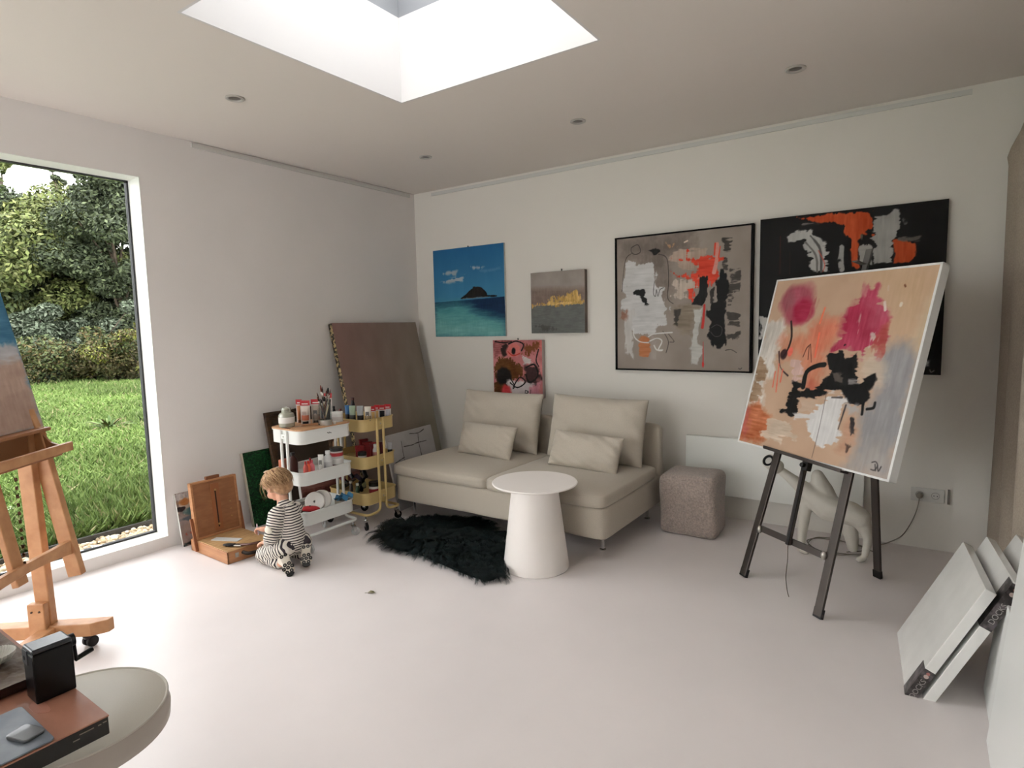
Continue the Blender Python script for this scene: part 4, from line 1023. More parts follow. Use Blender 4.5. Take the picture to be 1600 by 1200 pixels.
# big dusty-pink canvas
A = Art(220, (152, 120, 112), None, 44, 10, (1.5, 1))
g = A.u[..., None]*.6+(1-A.v[..., None])*.5
A.c = A.c*(1-.28*0)+(np.array([-6, 8, 4])*g*2.0)+(vnoise(220, 4, 5, 4)-.5)[..., None]*14
flower = MB()
lean1 = math.asin((4.07-3.73)/1.52)
o = lean_canvas('painting', A, 1.0, 1.52, .045, -3.715, 3.257, lean1, mat('canvas_side_patterned', (52, 48, 42), .8, c2=(200, 178, 130), scale=38, contrast=(.47, .56), detail=2), 'large plain dusty-pink canvas leaning on the wall behind the trolleys')
# dark thing behind its right edge
b = MB(); b.box2((0, 0, 0), (.40, .02, 1.22)); o = b.build('black_board', BLACKM)
ex = Vector((.0, 1, 0)); up = Vector((-.12, 0, 1)).normalized(); bk = up.cross(ex); o.matrix_world = frame_mat(ex, bk if bk.x < 0 else -bk, up, (-3.93, 3.945, 0)); tag(o, 'black-edged board mostly hidden behind the big dusty-pink canvas', 'board')
# cracked whitish panel by the sofa
A = Art(200, (182, 178, 176), None, 51, 10)
DK = (60, 54, 50)
for l in ([(.30, 1.0-.12), (.285, .6), (.31, .3)], [(.33, .80), (.5, .79), (.62, .80), (.83, .795)], [(.68, .93), (.655, .8), (.66, .55), (.65, .3)], [(.50, .95), (.68, .93), (.82, .96)], [(.1, .62), (.3, .66)], [(.31, .56), (.62, .58)]):
    A.line(l, DK, .010, .8, dry=.35)
ex = Vector((-.10, .995, 0)).normalized(); up = Vector((-.22, 0, 1)).normalized(); up = (up-ex*up.dot(ex)).normalized(); bk = ex.cross(up); bk = bk if bk.x < 0 else -bk
o = painted_panel('painting', A, .60, .60, .018, CSIDE); o.matrix_world = frame_mat(ex, bk, up, (-3.318, 3.235, .0)); tag(o, 'low whitish canvas with dark crack lines between the yellow trolley and the sofa', 'painting', 'canvases leaning along the left wall')

# dark green grass-textured canvas
A = Art(256, (20, 62, 34), None, 61, 10)
n1 = vnoise(256, 90, 3, 2); n2 = vnoise(256, 60, 8, 2)
A.c += ((n1-.5)*60)[..., None]*np.array([.5, 1, .55]); A.speck((46, 110, 60), 90, .62, 4, .9); A.speck((8, 30, 16), 70, .6, 6, .9)
o = lean_canvas('painting', A, .745, .55, .035, -3.975, 2.41, math.asin(.10/.55), mat('canvas_side_beige', (186, 176, 158), .8), 'dark green grass-textured canvas leaning on the wall behind the child')
o.modifiers.new('d', 'DISPLACE') if False else None
# string on its left edge
# dark ornate wooden frame
FM = mat('old_frame_wood', (86, 62, 40), .5, c2=(54, 38, 26), scale=20, stretch=(1, 1, 6), bump=.2, bscale=60)
t = thing('framed_board', 'old board in a dark brown wooden frame leaning behind the white trolley', 'frame', group='canvases leaning along the left wall')
lean = math.asin(.16/.84); ex = Vector((0, 1, 0)); up = Vector((-math.sin(lean), 0, math.cos(lean))); bk = Vector((-math.cos(lean), 0, -math.sin(lean)))
t.matrix_world = frame_mat(ex, bk, up, (-3.905, 2.585, 0))
b = MB(); Wf, Hf = .60, .83
for k, (ins, th, wd) in enumerate(((0, .030, .03), (.026, .020, .028), (.05, .012, .014))):
    for a, c in (((ins, -th, ins), (ins+wd, 0, Hf-ins)), ((Wf-ins-wd, -th, ins), (Wf-ins, 0, Hf-ins)), ((ins, -th, ins), (Wf-ins, 0, ins+wd)), ((ins, -th, Hf-ins-wd), (Wf-ins, 0, Hf-ins))): b.box2(a, c)
b.build('frame', FM, t, bevel=.004)
b = MB(); b.box2((.05, -.004, .05), (Wf-.05, 0, Hf-.05)); b.build('backing', mat('frame_backing', (60, 48, 38), .8), t)
# pink / dark red stroked canvas seen through the trolley
A = Art(220, (186, 168, 162), None, 71, 14, (3, .7))
A.poly([(0, .0), (1, .0), (1, .62), (0, .60)], (112, 66, 62), .05, .05, 1, 34, (.5, 6)); A.poly([(0, .1), (1, .2), (1, .4), (0, .35)], (84, 46, 46), .06, .04, .8, 30, (.5, 6))
A.poly([(0, .5), (1, .55), (1, .66), (0, .62)], (156, 104, 98), .05, .03, .8, 30, (.5, 6), .3)
A.poly([(.2, .75), (.45, .78), (.42, .95), (.22, .93)], (190, 110, 116), .04, .02, .9, 20)
A.poly([(0, .0), (1, .0), (1, .10), (0, .08)], (170, 160, 152), .02, .02, 1, 20)
o = lean_canvas('painting', A, .56, .47, .03, -3.665, 2.62, math.asin(.06/.47), CSIDE, 'pale pink canvas with dark red strokes, seen through the white trolley')
# small multicolour abstract by the window
A = Art(240, (150, 134, 128), None, 81, 34)
A.poly([(0, .85), (1, .9), (1, 1.0), (0, 1.0)], (190, 182, 178), .06, .02, .9, 30, (1, 1), .3)
A.poly([(0, .62), (.5, .6), (.6, .9), (.1, .9)], (206, 186, 166), .06, .01, .9, 30, (1, 1), .3)
A.blob((.2, .82), .18, .07, (178, 112, 60), .4, .9, .5); A.blob((.62, .78), .3, .12, (34, 32, 38), .3, 1, .5)
A.poly([(.45, .6), (1, .55), (1, .75), (.5, .74)], (28, 28, 30), .05, .01, 1, 12); A.blob((.35, .63), .22, .09, (76, 116, 120), .4, .9, .4)
A.blob((.3, .50), .3, .05, (90, 104, 116), .4, .9, .4); A.poly([(.35, .12), (.9, .1), (1, .52), (.5, .52), (.35, .4)], (140, 34, 26), .06, .01, 1, 24)
A.blob((.25, .35), .2, .1, (160, 140, 128), .4, .9, .5, dry=.2); A.blob((.4, .22), .25, .06, (176, 60, 40), .3, .9, .5)
A.poly([(0, 0), (1, 0), (1, .12), (.3, .13), (0, .05)], (66, 84, 84), .04, .01, .9, 20); A.blob((.3, .04), .3, .04, (30, 36, 38), .3, .9, .4); A.blob((.1, .7), .14, .05, (40, 34, 36), .3, .9, .4)
o = lean_canvas('painting', A, .27, .36, .018, -4.03, 1.925, math.asin(.07/.36), CSIDE, 'small multicoloured impasto canvas leaning beside the garden window')

# wooden box easel, open, in front of the child
CW = mat('box_wood', (186, 134, 92), .45, c2=(162, 108, 70), scale=3, stretch=(2, 2, 14), bump=.04, bscale=60)
CW2 = mat('box_panel', (152, 102, 66), .5, c2=(134, 86, 54), scale=4, stretch=(3, 3, 10))
CWT = mat('box_lid_wood', (198, 160, 112), .55, c2=(168, 128, 84), scale=6, stretch=(10, 2, 2))
bx0, bx1, by0, by1, bh = -3.93, -3.475, 1.925, 2.235, .075
ebx = thing('box_easel', 'open wooden sketch box easel lying on the floor before the child', 'easel', (0, 0, 0), R_(-1.5))
ebx.location = (bx0, by0, 0)
LX, LY = bx1-bx0, by1-by0
b = MB(); b.box2((0, 0, 0), (LX, LY, .006))
for a, c in (((0, 0, 0), (LX, .012, bh)), ((0, LY-.012, 0), (LX, LY, bh)), ((0, 0, 0), (.012, LY, bh)), ((LX-.012, 0, 0), (LX, LY, bh))): b.box2(a, c)
b.build('box', CW, ebx, bevel=.002)
b = MB(); b.box2((.008, .006, bh-.004), (LX-.004, LY-.006, bh+.004)); o = b.build('palette_board', CWT, ebx, bevel=.002)
b = MB(); b.box((.0, 0, 0), (.19, .055, .003)); q = b.build('paper_strip', mat('strip_white', (206, 204, 200), .6), ebx); q.location = (.23, .12, bh+.006); q.rotation_euler = (0, 0, .45)
for y in (.06, LY-.06):
    b = MB(); b.box((LX+.002, y, .045), (.004, .022, .028)); b.tube([(LX+.005, y-.006, .035), (LX+.008, y-.006, .05), (LX+.008, y+.006, .05), (LX+.005, y+.006, .035)], .0014, 6); b.build('latch', STEEL, ebx)
b = MB(); b.tube(smoothpath([(LX, .10, .05), (LX+.035, .112, .045), (LX+.045, .15, .042), (LX+.045, .19, .042), (LX+.035, .225, .045), (LX, .238, .05)], 6), .011, 10); b.build('carry_handle', mat('handle_leather', (44, 34, 28), .5), ebx, smooth=True)
# raised lid: hinge along y at x=.04, leaning back (-x)
lean = R_(6); lh = .375
up = Vector((-math.sin(lean), 0, math.cos(lean))); ex = Vector((0, 1, 0)); bk = Vector((-math.cos(lean), 0, -math.sin(lean)))
lm = frame_mat(ex, bk, up, (.075, .0, bh+.004))
lid = bpy.data.objects.new('lid', None); 
b = MB(); b.box2((.012, -.004, .012), (LY-.012, .002, lh-.012)); lp = b.build('lid_panel', CW2, ebx); lp.matrix_local = lm
b = MB()
for a, c in (((0, -.010, 0), (.014, .028, lh)), ((LY-.014, -.010, 0), (LY, .028, lh)), ((0, -.010, 0), (LY, .028, .014)), ((0, -.010, lh-.012), (LY, .028, lh))): b.box2(a, c)
o = b.build('lid_frame', CW, ebx, bevel=.002); o.matrix_local = lm
bpy.data.objects.remove(lid)
b = MB(); b.box2((LY*.5-.028, -.010, .03), (LY*.5+.028, -.004, lh-.03)); o = b.build('centre_slat', mat('slat_wood', (146, 88, 52), .5), ebx); o.matrix_local = lm
b = MB(); b.box2((LY*.5-.004, -.0115, .05), (LY*.5+.004, -.0095, lh-.07)); q = b.build('slot', mat('slot_dark', (44, 24, 14), .8), o)
for z in (.07, lh-.075):
    b = MB(); b.cyl((LY*.5, -.011, z), (LY*.5, -.018, z), .006, seg=12); q = b.build('knob', mat('brass', (176, 140, 86), .3, .9), o)
for z in (.10, .15, .20):
    b = MB(); b.cyl((LY*.5+.095, -.004, z), (LY*.5+.095, -.008, z), .004, seg=10); q = b.build('brass_screw', MATS['brass'], lp)
b = MB(); b.box2((LY*.5-.045, -.004, lh), (LY*.5+.045, .022, lh+.022)); o = b.build('canvas_clamp', mat('clamp_wood', (120, 72, 44), .5), ebx, bevel=.003); o.matrix_local = lm
for s_, y in ((0, -.012), (1, LY+.004)):
    b = MB(); b.beam((.095, y+.004, .012), (.045, y+.004, .22 if s_ == 0 else .26), .014, .02, up=(0, 1, 0)); b.build('side_strut', mat('strut_wood', (134, 80, 48), .5), ebx, bevel=.002)
# brush lying on the box
t = thing('flat_brush', 'wide black-bristled flat brush lying on the box easel under the child\'s hand', 'brush', (-3.52, 2.0, bh+.009), R_(28))
b = MB(); b.tube([(-.085, 0, .010), (-.05, 0, .011), (-.01, 0, .010)], [.010, .018, .015], 12); o = b.build('bristles', mat('bristle_black', (18, 16, 16), .7), t, smooth=True); o.scale = (1, 1, .55)
b = MB(); b.box((.015, 0, .006), (.05, .032, .010)); b.build('ferrule', STEEL, t, bevel=.003)
b = MB(); b.tube([(.03, 0, .008), (.08, 0, .012), (.16, .005, .03)], [.009, .007, .006], 10); b.build('handle', mat('brush_handle', (90, 52, 40), .4), t, smooth=True)

# ================================================================== THE CHILD
SKIN = mat('child_skin', (226, 172, 144), .55, var=.03, scale=30)
def stripes_mat():
    m = bpy.data.materials.new('striped_jersey'); m.use_nodes = True; n = m.node_tree; b = n.nodes['Principled BSDF']; L = n.links.new
    a = n.nodes.new('ShaderNodeAttribute'); a.attribute_name = 'stripe'
    z = n.nodes.new('ShaderNodeTexNoise'); z.inputs['Scale'].default_value = 14; t = n.nodes.new('ShaderNodeTexCoord'); L(t.outputs['Object'], z.inputs['Vector'])
    ma = n.nodes.new('ShaderNodeMath'); ma.operation = 'MULTIPLY_ADD'; L(z.outputs['Fac'], ma.inputs[0]); ma.inputs[1].default_value = .012; L(a.outputs['Fac'], ma.inputs[2])
    m1 = n.nodes.new('ShaderNodeMath'); m1.operation = 'MULTIPLY'; L(ma.outputs[0], m1.inputs[0]); m1.inputs[1].default_value = 1/.0155
    m2 = n.nodes.new('ShaderNodeMath'); m2.operation = 'FRACT'; L(m1.outputs[0], m2.inputs[0])
    m3 = n.nodes.new('ShaderNodeMath'); m3.operation = 'GREATER_THAN'; L(m2.outputs[0], m3.inputs[0]); m3.inputs[1].default_value = .57
    mx = n.nodes.new('ShaderNodeMix'); mx.data_type = 'RGBA'; L(m3.outputs[0], mx.inputs['Factor'])
    mx.inputs['A'].default_value = (*lin((226, 219, 208)), 1); mx.inputs['B'].default_value = (*lin((52, 44, 50)), 1)
    L(mx.outputs['Result'], b.inputs['Base Color']); b.inputs['Roughness'].default_value = .9
    return m
STR = stripes_mat()
def stripe_attr(me, bones, scl=1.0):
    n = len(me.vertices); co = np.empty(n*3); me.vertices.foreach_get('co', co); co = co.reshape(-1, 3)
    best = np.full(n, 1e9); val = np.zeros(n)
    for p, q, r, off in bones:
        p = np.array(p); q = np.array(q); e = q-p; L = np.linalg.norm(e); e = e/L
        t = (co-p)@e; tc_ = np.clip(t, 0, L); d = np.linalg.norm(co-p-tc_[:, None]*e, axis=1)-r
        k = d < best; best[k] = d[k]; val[k] = t[k]+off
    a = me.attributes.new('stripe', 'FLOAT', 'POINT'); a.data.foreach_set('value', val*scl)
V3 = Vector
PEL, CHE, NEK, HED = V3((-3.135, 2.125, .150)), V3((-3.155, 2.125, .315)), V3((-3.180, 2.12, .392)), V3((-3.228, 2.12, .484))
LSH, LEL, LWR = V3((-3.14, 2.050, .340)), V3((-3.145, 2.010, .215)), V3((-3.235, 2.035, .155))
RSH, REL, RWR = V3((-3.165, 2.192, .335)), V3((-3.24, 2.185, .235)), V3((-3.315, 2.095, .205))
LHI, LKN, LAN = V3((-3.115, 2.070, .130)), V3((-3.295, 2.05, .058)), V3((-3.125, 2.045, .040))
RHI, RKN, RAN = V3((-3.115, 2.180, .130)), V3((-3.295, 2.20, .058)), V3((-3.10, 2.19, .050))
child = thing('person', 'toddler in striped pyjamas kneeling at the wooden box easel, holding a brush', 'person', (0, 0, 0))
# head frame: looking down and to the left
hf = V3((-.80, -.10, -.52)).normalized(); hl = V3((0, 0, 1)).cross(hf).normalized(); hu = hf.cross(hl).normalized()
HM = frame_mat(hf, hl, hu, HED)
def hp(x, y, z): return HM @ V3((x, y, z))
H3 = HM.to_3x3()
body = [('e', HED+H3 @ V3((-.008, 0, .012)), (.078, .068, .072), H3), ('e', hp(.030, 0, -.028), (.046, .054, .046), H3),
        ('e', hp(.050, .024, -.032), (.026, .026, .024), H3), ('e', hp(.050, -.024, -.032), (.026, .026, .024), H3),
        ('e', hp(.058, 0, -.058), (.018, .02, .013), H3), ('e', hp(.083, 0, -.018), (.011, .009, .009), H3), ('e', hp(.076, 0, -.004), (.008, .006, .016), H3),
        ('e', hp(.074, 0, -.038), (.009, .015, .004), H3), ('e', hp(.071, 0, -.047), (.009, .013, .004), H3), ('e', hp(.062, 0, .030), (.018, .046, .024), H3),
        ('e', hp(-.004, .070, -.012), (.012, .007, .018), H3), ('e', hp(-.004, -.070, -.012), (.012, .007, .018), H3),
        ('c', NEK, .034, HED-hu*.03-hf*.015, .036), ('c', PEL, .078, CHE, .066), ('c', CHE, .062, NEK, .034),
        ('c', LSH, .034, LEL, .028), ('c', LEL, .027, LWR, .018), ('c', RSH, .034, REL, .028), ('c', REL, .027, RWR, .018),
        ('c', LHI, .050, LKN, .040), ('c', LKN, .034, LAN, .024), ('c', RHI, .050, RKN, .040), ('c', RKN, .034, RAN, .024)]
def hand(wr, fdir, up, curl, mirror):
    """toddler hand: palm, four curled fingers of unequal length and a side thumb"""
    f = fdir.normalized(); s = up.cross(f).normalized()*mirror; u = f.cross(s).normalized()*mirror
    if u.dot(up) < 0: u = -u
    P = [('c', wr, .0165, wr+f*.012, .0145)]
    for k in (-1.2, -.4, .4, 1.2): P.append(('c', wr+f*.012+s*k*.005, .0095, wr+f*.034+s*k*.0085, .0075))
    for k, L in ((-1.5, .86), (-.5, 1.0), (.5, .95), (1.5, .74)):
        a = wr+f*.034+s*k*.0078; c0 = curl
        b_ = a+(f*math.cos(c0)-u*math.sin(c0))*.017*L+s*k*.0012; c = b_+(f*math.cos(c0*2.2)-u*math.sin(c0*2.2))*.014*L; d = c+(f*math.cos(c0*3)-u*math.sin(c0*3))*.010*L
        P += [('c', a, .0062, b_, .0056), ('c', b_, .0056, c, .0050), ('c', c, .0050, d, .0043)]
    a = wr+f*.012-s*.014; b_ = a+(f*.6-s*.8-u*.3).normalized()*.017; c = b_+(f*.9-s*.1-u*.5).normalized()*.015
    P += [('c', wr+f*.006-s*.006, .009, a, .0075), ('c', a, .0072, b_, .0062), ('c', b_, .0060, c, .0050)]
    return P
LHN = V3((-3.262, 2.037, .146)); RHN = V3((-3.338, 2.075, .203))
lh_ = hand(LHN, V3((-.93, -.05, -.25)), V3((0, .15, 1)), .35, -1)
rh_ = hand(RHN, V3((-.85, -.42, .05)), V3((-.2, .2, 1)), .75, 1)
body += [('c', LWR, .018, LHN, .0155), ('c', RWR, .018, RHN, .0155)]+lh_+rh_
bme = remesh(body, .0035, 3)
bo = link('body', bme, SKIN, child, True)
# pyjama top and trousers
top = [('c', PEL+V3((0, 0, .0)), .092, CHE, .082), ('c', CHE, .078, NEK+V3((.012, 0, -.030)), .050), ('c', CHE+V3((.016, 0, 0)), .07, PEL+V3((.012, 0, .03)), .086),
       ('c', CHE+V3((0, -.03, .02)), .05, LSH, .046), ('c', CHE+V3((0, .03, .02)), .05, RSH, .046),
       ('c', LSH, .050, LEL, .049), ('c', LEL, .047, LWR+V3((.012, 0, 0)), .028), ('c', RSH, .045, REL, .040), ('c', REL, .038, RWR+V3((.008, .006, 0)), .027),
       ('c', PEL+V3((-.02, -.04, .0)), .075, PEL+V3((-.02, .04, .0)), .075)]
tme = remesh(top, .006, 4)
def folds(me, amp, sc_, seed):
    for v in me.vertices:
        n = mnoise.noise(V3((v.co.x*sc_+seed, v.co.y*sc_, v.co.z*sc_*1.6))); v.co += v.normal*amp*n
folds(tme, .007, 22, 1)
stripe_attr(tme, [(PEL-V3((0, 0, .08)), CHE, .07, 0), (CHE, NEK, .05, .25), (LSH, LEL, .038, .0), (LEL, LWR, .03, .142), (RSH, REL, .038, .0), (REL, RWR, .03, .142)])
link('pyjama_top', tme, STR, child, True)
trs = [('c', PEL+V3((.0, 0, -.01)), .086, PEL+V3((0, 0, .03)), .086), ('c', LHI, .070, LKN, .056), ('c', LKN, .052, LAN+V3((-.03, 0, 0)), .038), ('c', RHI, .070, RKN, .056), ('c', RKN, .052, RAN+V3((-.03, 0, 0)), .038),
       ('c', LAN+V3((-.06, 0, 0)), .040, LAN+V3((-.025, 0, 0)), .034), ('c', RAN+V3((-.06, 0, 0)), .040, RAN+V3((-.025, 0, 0)), .034)]
pme = remesh(trs, .006, 4); folds(pme, .007, 26, 4)
for v in pme.vertices: v.co.z = max(v.co.z, .003)
_xl, _xr = LHI+(LHI-LKN)*.7, RHI+(RHI-RKN)*.7
stripe_attr(pme, [(_xl, LKN, .06, 0), (LKN, LAN, .04, .24), (_xr, RKN, .06, 0), (RKN, RAN, .04, .24)], .72)
link('pyjama_trousers', pme, STR, child, True)
# cream elbow patch area on the left sleeve
pa = remesh([('e', (-3.128, 1.978, .262), (.034, .014, .022), None)], .006, 2); link('sleeve_patch', pa, mat('patch_cream', (222, 214, 198), .9), child, True)
# socks with black grip dots on the soles
SOK = mat('sock_cream', (214, 205, 190), .9, bump=.2, bscale=300); DOT = mat('grip_black', (24, 22, 22), .5)
def foot(an, heel, toe, lb):
    ax = (toe-heel); L = ax.length; ax.normalize(); sole_n = V3((.78, -.52, .18)).normalized(); sole_n = (sole_n-ax*sole_n.dot(ax)).normalized(); sd = ax.cross(sole_n)
    me = remesh([('c', an, .028, heel-sole_n*.010, .030), ('c', heel-sole_n*.012, .028, heel+ax*L*.55-sole_n*.014, .027), ('c', heel+ax*L*.5-sole_n*.012, .029, toe-sole_n*.014-ax*.012, .027), ('c', an, .028, heel+ax*L*.4-sole_n*.02, .027),
                 ('e', heel+ax*L*.74-sole_n*.012, (.034, .034, .024), None)], .004, 3)
    for v in me.vertices:
        d = (v.co-heel).dot(sole_n)
        if d > .002: v.co -= sole_n*(d-.002)*.8
        v.co.z = max(v.co.z, .002)
    o = link('sock', me, SOK, child, True)
    b = MB(); m3 = frame_mat(ax, sd, sole_n, heel)
    for (a_, s_) in ((.46, -.013), (.48, .012), (.68, 0), (.66, -.024), (.70, .024), (.90, -.013), (.92, .013), (-.08, -.010), (-.04, .014)):
        b.lathe([(.0034, .0035), (.0034, .0068), (.0108, .0068), (.0112, .002), (.0108, -.006)], seg=16, m=m3 @ Matrix.Translation((a_*L, s_, 0)))
    b.lathe([(0, .006), (.017, .006), (.019, .0), (.018, -.004)], seg=16, m=m3 @ Matrix.Translation((L*1.05, .0, -.002)) @ Matrix.Diagonal((.7, 1.25, 1, 1)))
    g = b.build('sole_grips', DOT, o, smooth='auto'); g['kind'] = 'stuff'
foot(LAN+V3((.016, 0, .02)), V3((-3.062, 2.028, .098)), V3((-2.996, 2.016, .018)), 0)
foot(RAN+V3((.014, 0, .02)), V3((-3.040, 2.165, .112)), V3((-2.985, 2.120, .040)), 1)
# face details
b = MB(); b.sph(hp(.068, .026, .002), .008, 12, H3); b.sph(hp(.068, -.026, .002), .008, 12, H3)
for s_ in (1, -1):
    b = MB() if s_ == 1 else b
for s_ in (1, -1):
    b = MB(); b.tube([hp(.073, s_*.017, .002), hp(.0755, s_*.026, -.001), hp(.070, s_*.036, .001)], .0016, 6); b.build('eyelid', mat('lash_brown', (110, 76, 60), .7), bo, smooth=True)
    b = MB(); b.tube([hp(.078, s_*.014, .018), hp(.077, s_*.026, .021), hp(.070, s_*.038, .017)], .0015, 6); b.build('eyebrow', mat('brow_blond', (176, 134, 100), .8), bo, smooth=True)
b = MB(); b.tube([hp(.081, .012, -.041), hp(.0835, 0, -.043), hp(.081, -.012, -.041)], .0026, 6); b.build('lips', mat('lip_pink', (200, 110, 104), .5), bo, smooth=True)
# hair: cap and locks
HAIRC = mat('hair_blond', (196, 154, 112), .5, c2=(150, 108, 74), scale=60, stretch=(1, 1, 1), sheen=.3)
cap = remesh([('e', HED+H3 @ V3((-.014, 0, .020)), (.083, .077, .076), H3), ('e', HED+H3 @ V3((-.045, 0, -.022)), (.052, .066, .058), H3)], .006, 3)
for v in cap.vertices:
    l = HM.inverted() @ v.co
    if l.x > .035 and l.z < .052: v.co = HM @ V3((.035, l.y*.8, min(l.z, .05)))
hc_ = link('hair', cap, HAIRC, child, True)
rs = random.Random(21); VV = []; FF = []; CC = []
crown = V3((.012, 0, .092))
def lock(pts, w0, c):
    pts = smoothpath(pts, 4); i0 = len(VV); n = len(pts)
    for k, p in enumerate(pts):
        s = k/(n-1); t = (pts[min(k+1, n-1)]-pts[max(k-1, 0)]).normalized(); out = (HM.inverted() @ p); out = H3 @ out.normalized(); sd = t.cross(out).normalized()
        w = w0*(1-s**2*.85); VV.extend([(p-sd*w)[:], (p+out*w*.5)[:], (p+sd*w)[:]]); CC.extend([c]*3)
    for k in range(n-1):
        for m_ in range(2): FF.append((i0+3*k+m_, i0+3*k+m_+1, i0+3*k+3+m_+1, i0+3*k+3+m_))
for i in range(620):
    a = rs.uniform(-math.pi, math.pi); lenf = rs.uniform(.75, 1.1)
    fx, fy = math.cos(a), math.sin(a)
    # fringe short in front, cheek left free, longer curls at the nape
    aa = abs(a); end = 1.0 if aa < .6 else (1.22 if aa < 1.35 else (1.75 if aa < 2.1 else 2.1))
    end *= lenf; pts = []; wav = rs.uniform(0, 6.28); wa = rs.uniform(.004, .011)
    for k in range(7):
        s_ = k/6; th = .10+end*s_; r = 1+rs.uniform(0, .03)+.05*s_*rs.random()
        aw = a+.16*math.sin(wav+s_*7)*s_
        q = V3((-.014+.089*r*math.sin(th)*math.cos(aw), .083*r*math.sin(th)*math.sin(aw), .020+.083*r*math.cos(th)))
        q += V3((math.cos(a), math.sin(a), 0))*wa*math.sin(wav+s_*9)*s_
        if k == 6: q += V3((math.cos(a), math.sin(a), 0))*rs.uniform(-.004, .014)
        pts.append(HM @ q)
    lock(pts, rs.uniform(.0016, .0040), rs.random())
# long wisps falling beside the face
for s_, n_ in ((1, 7), (-1, 7)):
    for i in range(n_):
        x0 = rs.uniform(.02, .062); pts = [hp(.03, s_*.045, .082), hp(x0+.012, s_*.064, .03), hp(x0+.016, s_*.068, -.01), hp(x0+.02+rs.uniform(-.008, .01), s_*rs.uniform(.058, .07), -.045)]
        lock(pts, .0018, rs.random())
me = bpy.data.meshes.new('locks'); me.from_pydata(VV, [], FF); at = me.color_attributes.new('Col', 'FLOAT_COLOR', 'POINT')
ca, cb = np.array(linnp(np.array([222, 184, 140.]))), np.array(linnp(np.array([108, 70, 42.])))
at.data.foreach_set('color', np.array([[*(ca*c+cb*(1-c)), 1] for c in CC]).ravel())
lk = link('locks', me, vmat('hair_locks', .5, .05, 300), hc_, True); lk['kind'] = 'stuff'
b = MB()
for k in range(5):
    a = k*1.257; b.sph(hp(.018+.009*math.cos(a), .012+.009*math.sin(a), .110), (.008, .008, .005), 10)
b.sph(hp(.018, .012, .113), .005, 10)
b.build('hair_clip', mat('clip_cream', (232, 206, 186), .4), hc_, smooth=True)
# the pen in the right hand
t = thing('crayon', 'short pale crayon held upright in the child\'s raised hand', 'crayon', RHN+V3((-.038, -.012, -.012)))
b = MB(); b.tube([(0.006, 0, -.028), (-.004, 0, .035)], .0042, 10); b.build('barrel', mat('crayon_pale', (216, 196, 204), .5), t, smooth='auto')
b = MB(); b.tube([(-.004, 0, .035), (-.0055, 0, .044)], [.004, .0012], 10); b.build('tip', mat('crayon_tip', (230, 220, 214), .5), t)

# ================================================================== METAL EASEL WITH THE BIG PAINTING
eL, eF, eR = V3((-.776, 3.362, 0)), V3((-.363, 3.059, 0)), V3((-.153, 3.724, 0))
EM = mat('easel_gunmetal', (82, 76, 72), .38, .75, var=.06, scale=6); EMD = mat('easel_black', (20, 18, 19), .4)
h_ = V3((.79, -.613, 0)).normalized(); v_ = V3((.163, .212, .964)).normalized(); v_ = (v_-h_*v_.dot(h_)).normalized(); N_ = h_.cross(v_)  # towards the viewer?
if N_.dot(fw) > 0: N_ = -N_
eas = thing('easel', 'dark metal tripod easel holding the large pink and grey painting', 'easel', (0, 0, 0))
bkv = V3((-N_.x, -N_.y, 0)).normalized()
apex = V3((-.243, 3.541, 1.699))-v_*.05
def pln(px, py, off=0):
    d = fw+rr*((px-800)/F_PX)-uu*((py-600)/F_PX); o = V3((0, 0, CAM_H)); t_ = ((eL-o).dot(N_)+off)/d.dot(N_); return o+d*t_
def flat_leg(p, q, w_, t_, face, name='leg', m=EM):
    b = MB(); d = (q-p).normalized(); b.beam(p, q, w_, t_, up=face); return b
tl = pln(1215, 712); tf = pln(1328, 738)
def ext(p, q, s): return p+(q-p)*s
for foot_, t_ in ((eL, tl), (eF, tf)):
    e_ = ext(foot_, t_, 1.95); b = flat_leg(foot_+V3((0, 0, .012)), e_, .045, .016, N_)
    lg = b.build('leg', EM, eas, bevel=.003)
    b = MB(); b.beam(foot_+V3((0, 0, .004)), foot_+(e_-foot_).normalized()*.05, .048, .019, up=N_); b.build('rubber_foot', EMD, lg)
rt = apex-bkv*.0-V3((0, 0, .10))
b = flat_leg(eR+V3((0, 0, .012)), rt+bkv*.03, .042, .016, V3((-bkv.x, -bkv.y, .3)))
lg = b.build('leg', EM, eas, bevel=.003)
b = MB(); b.beam(eR+V3((0, 0, .004)), eR+(rt-eR).normalized()*.045, .045, .019, up=bkv); b.build('rubber_foot', EMD, lg)
cl, cr = pln(1190, 826), pln(1287, 868)
b = MB(); b.beam(cl-N_*.0-h_*.015, cr+h_*.015, .034, .010, up=N_); o = b.build('cross_bar', EM, eas, bevel=.002); 
for p in (pln(1187, 827, .010), pln(1287, 868, .010)):
    b = MB(); b.sph(p, (.014, .014, .022), 16); b.build('pivot_cap', STEEL, eas, smooth=True)
mb, mt_ = pln(1231, 851, .012), pln(1262, 706, .012)
b = MB(); b.beam(mb, ext(mb, mt_, 2.0), .028, .016, up=N_); o = b.build('mast', EM, eas, bevel=.002)
b = MB(); b.beam(mb+N_*.010+h_*.006, ext(mb, mt_, .99)+N_*.010+h_*.006, .014, .006, up=N_); b.build('groove', EMD, o)
b = MB(); p = pln(1261, 728, .03); b.box((0, 0, 0), (.034, .034, .05), frame_mat(h_, -N_, v_, p)); b.cyl(p+h_*.0+N_*.02, p+N_*.04, .012, seg=14); b.build('clamp', EMD, eas, bevel=.003)
r1, r2 = pln(1200, 701, .022), pln(1322, 739, .022)
b = MB(); b.beam(r1, r2, .068, .010, up=v_); q = b.build('support_rail', EM, eas, bevel=.002)
b = MB(); b.beam(r1+N_*.035+v_*.006, r2+N_*.035+v_*.006, .005, .014, up=v_); b.build('rail_lip', EM, q)
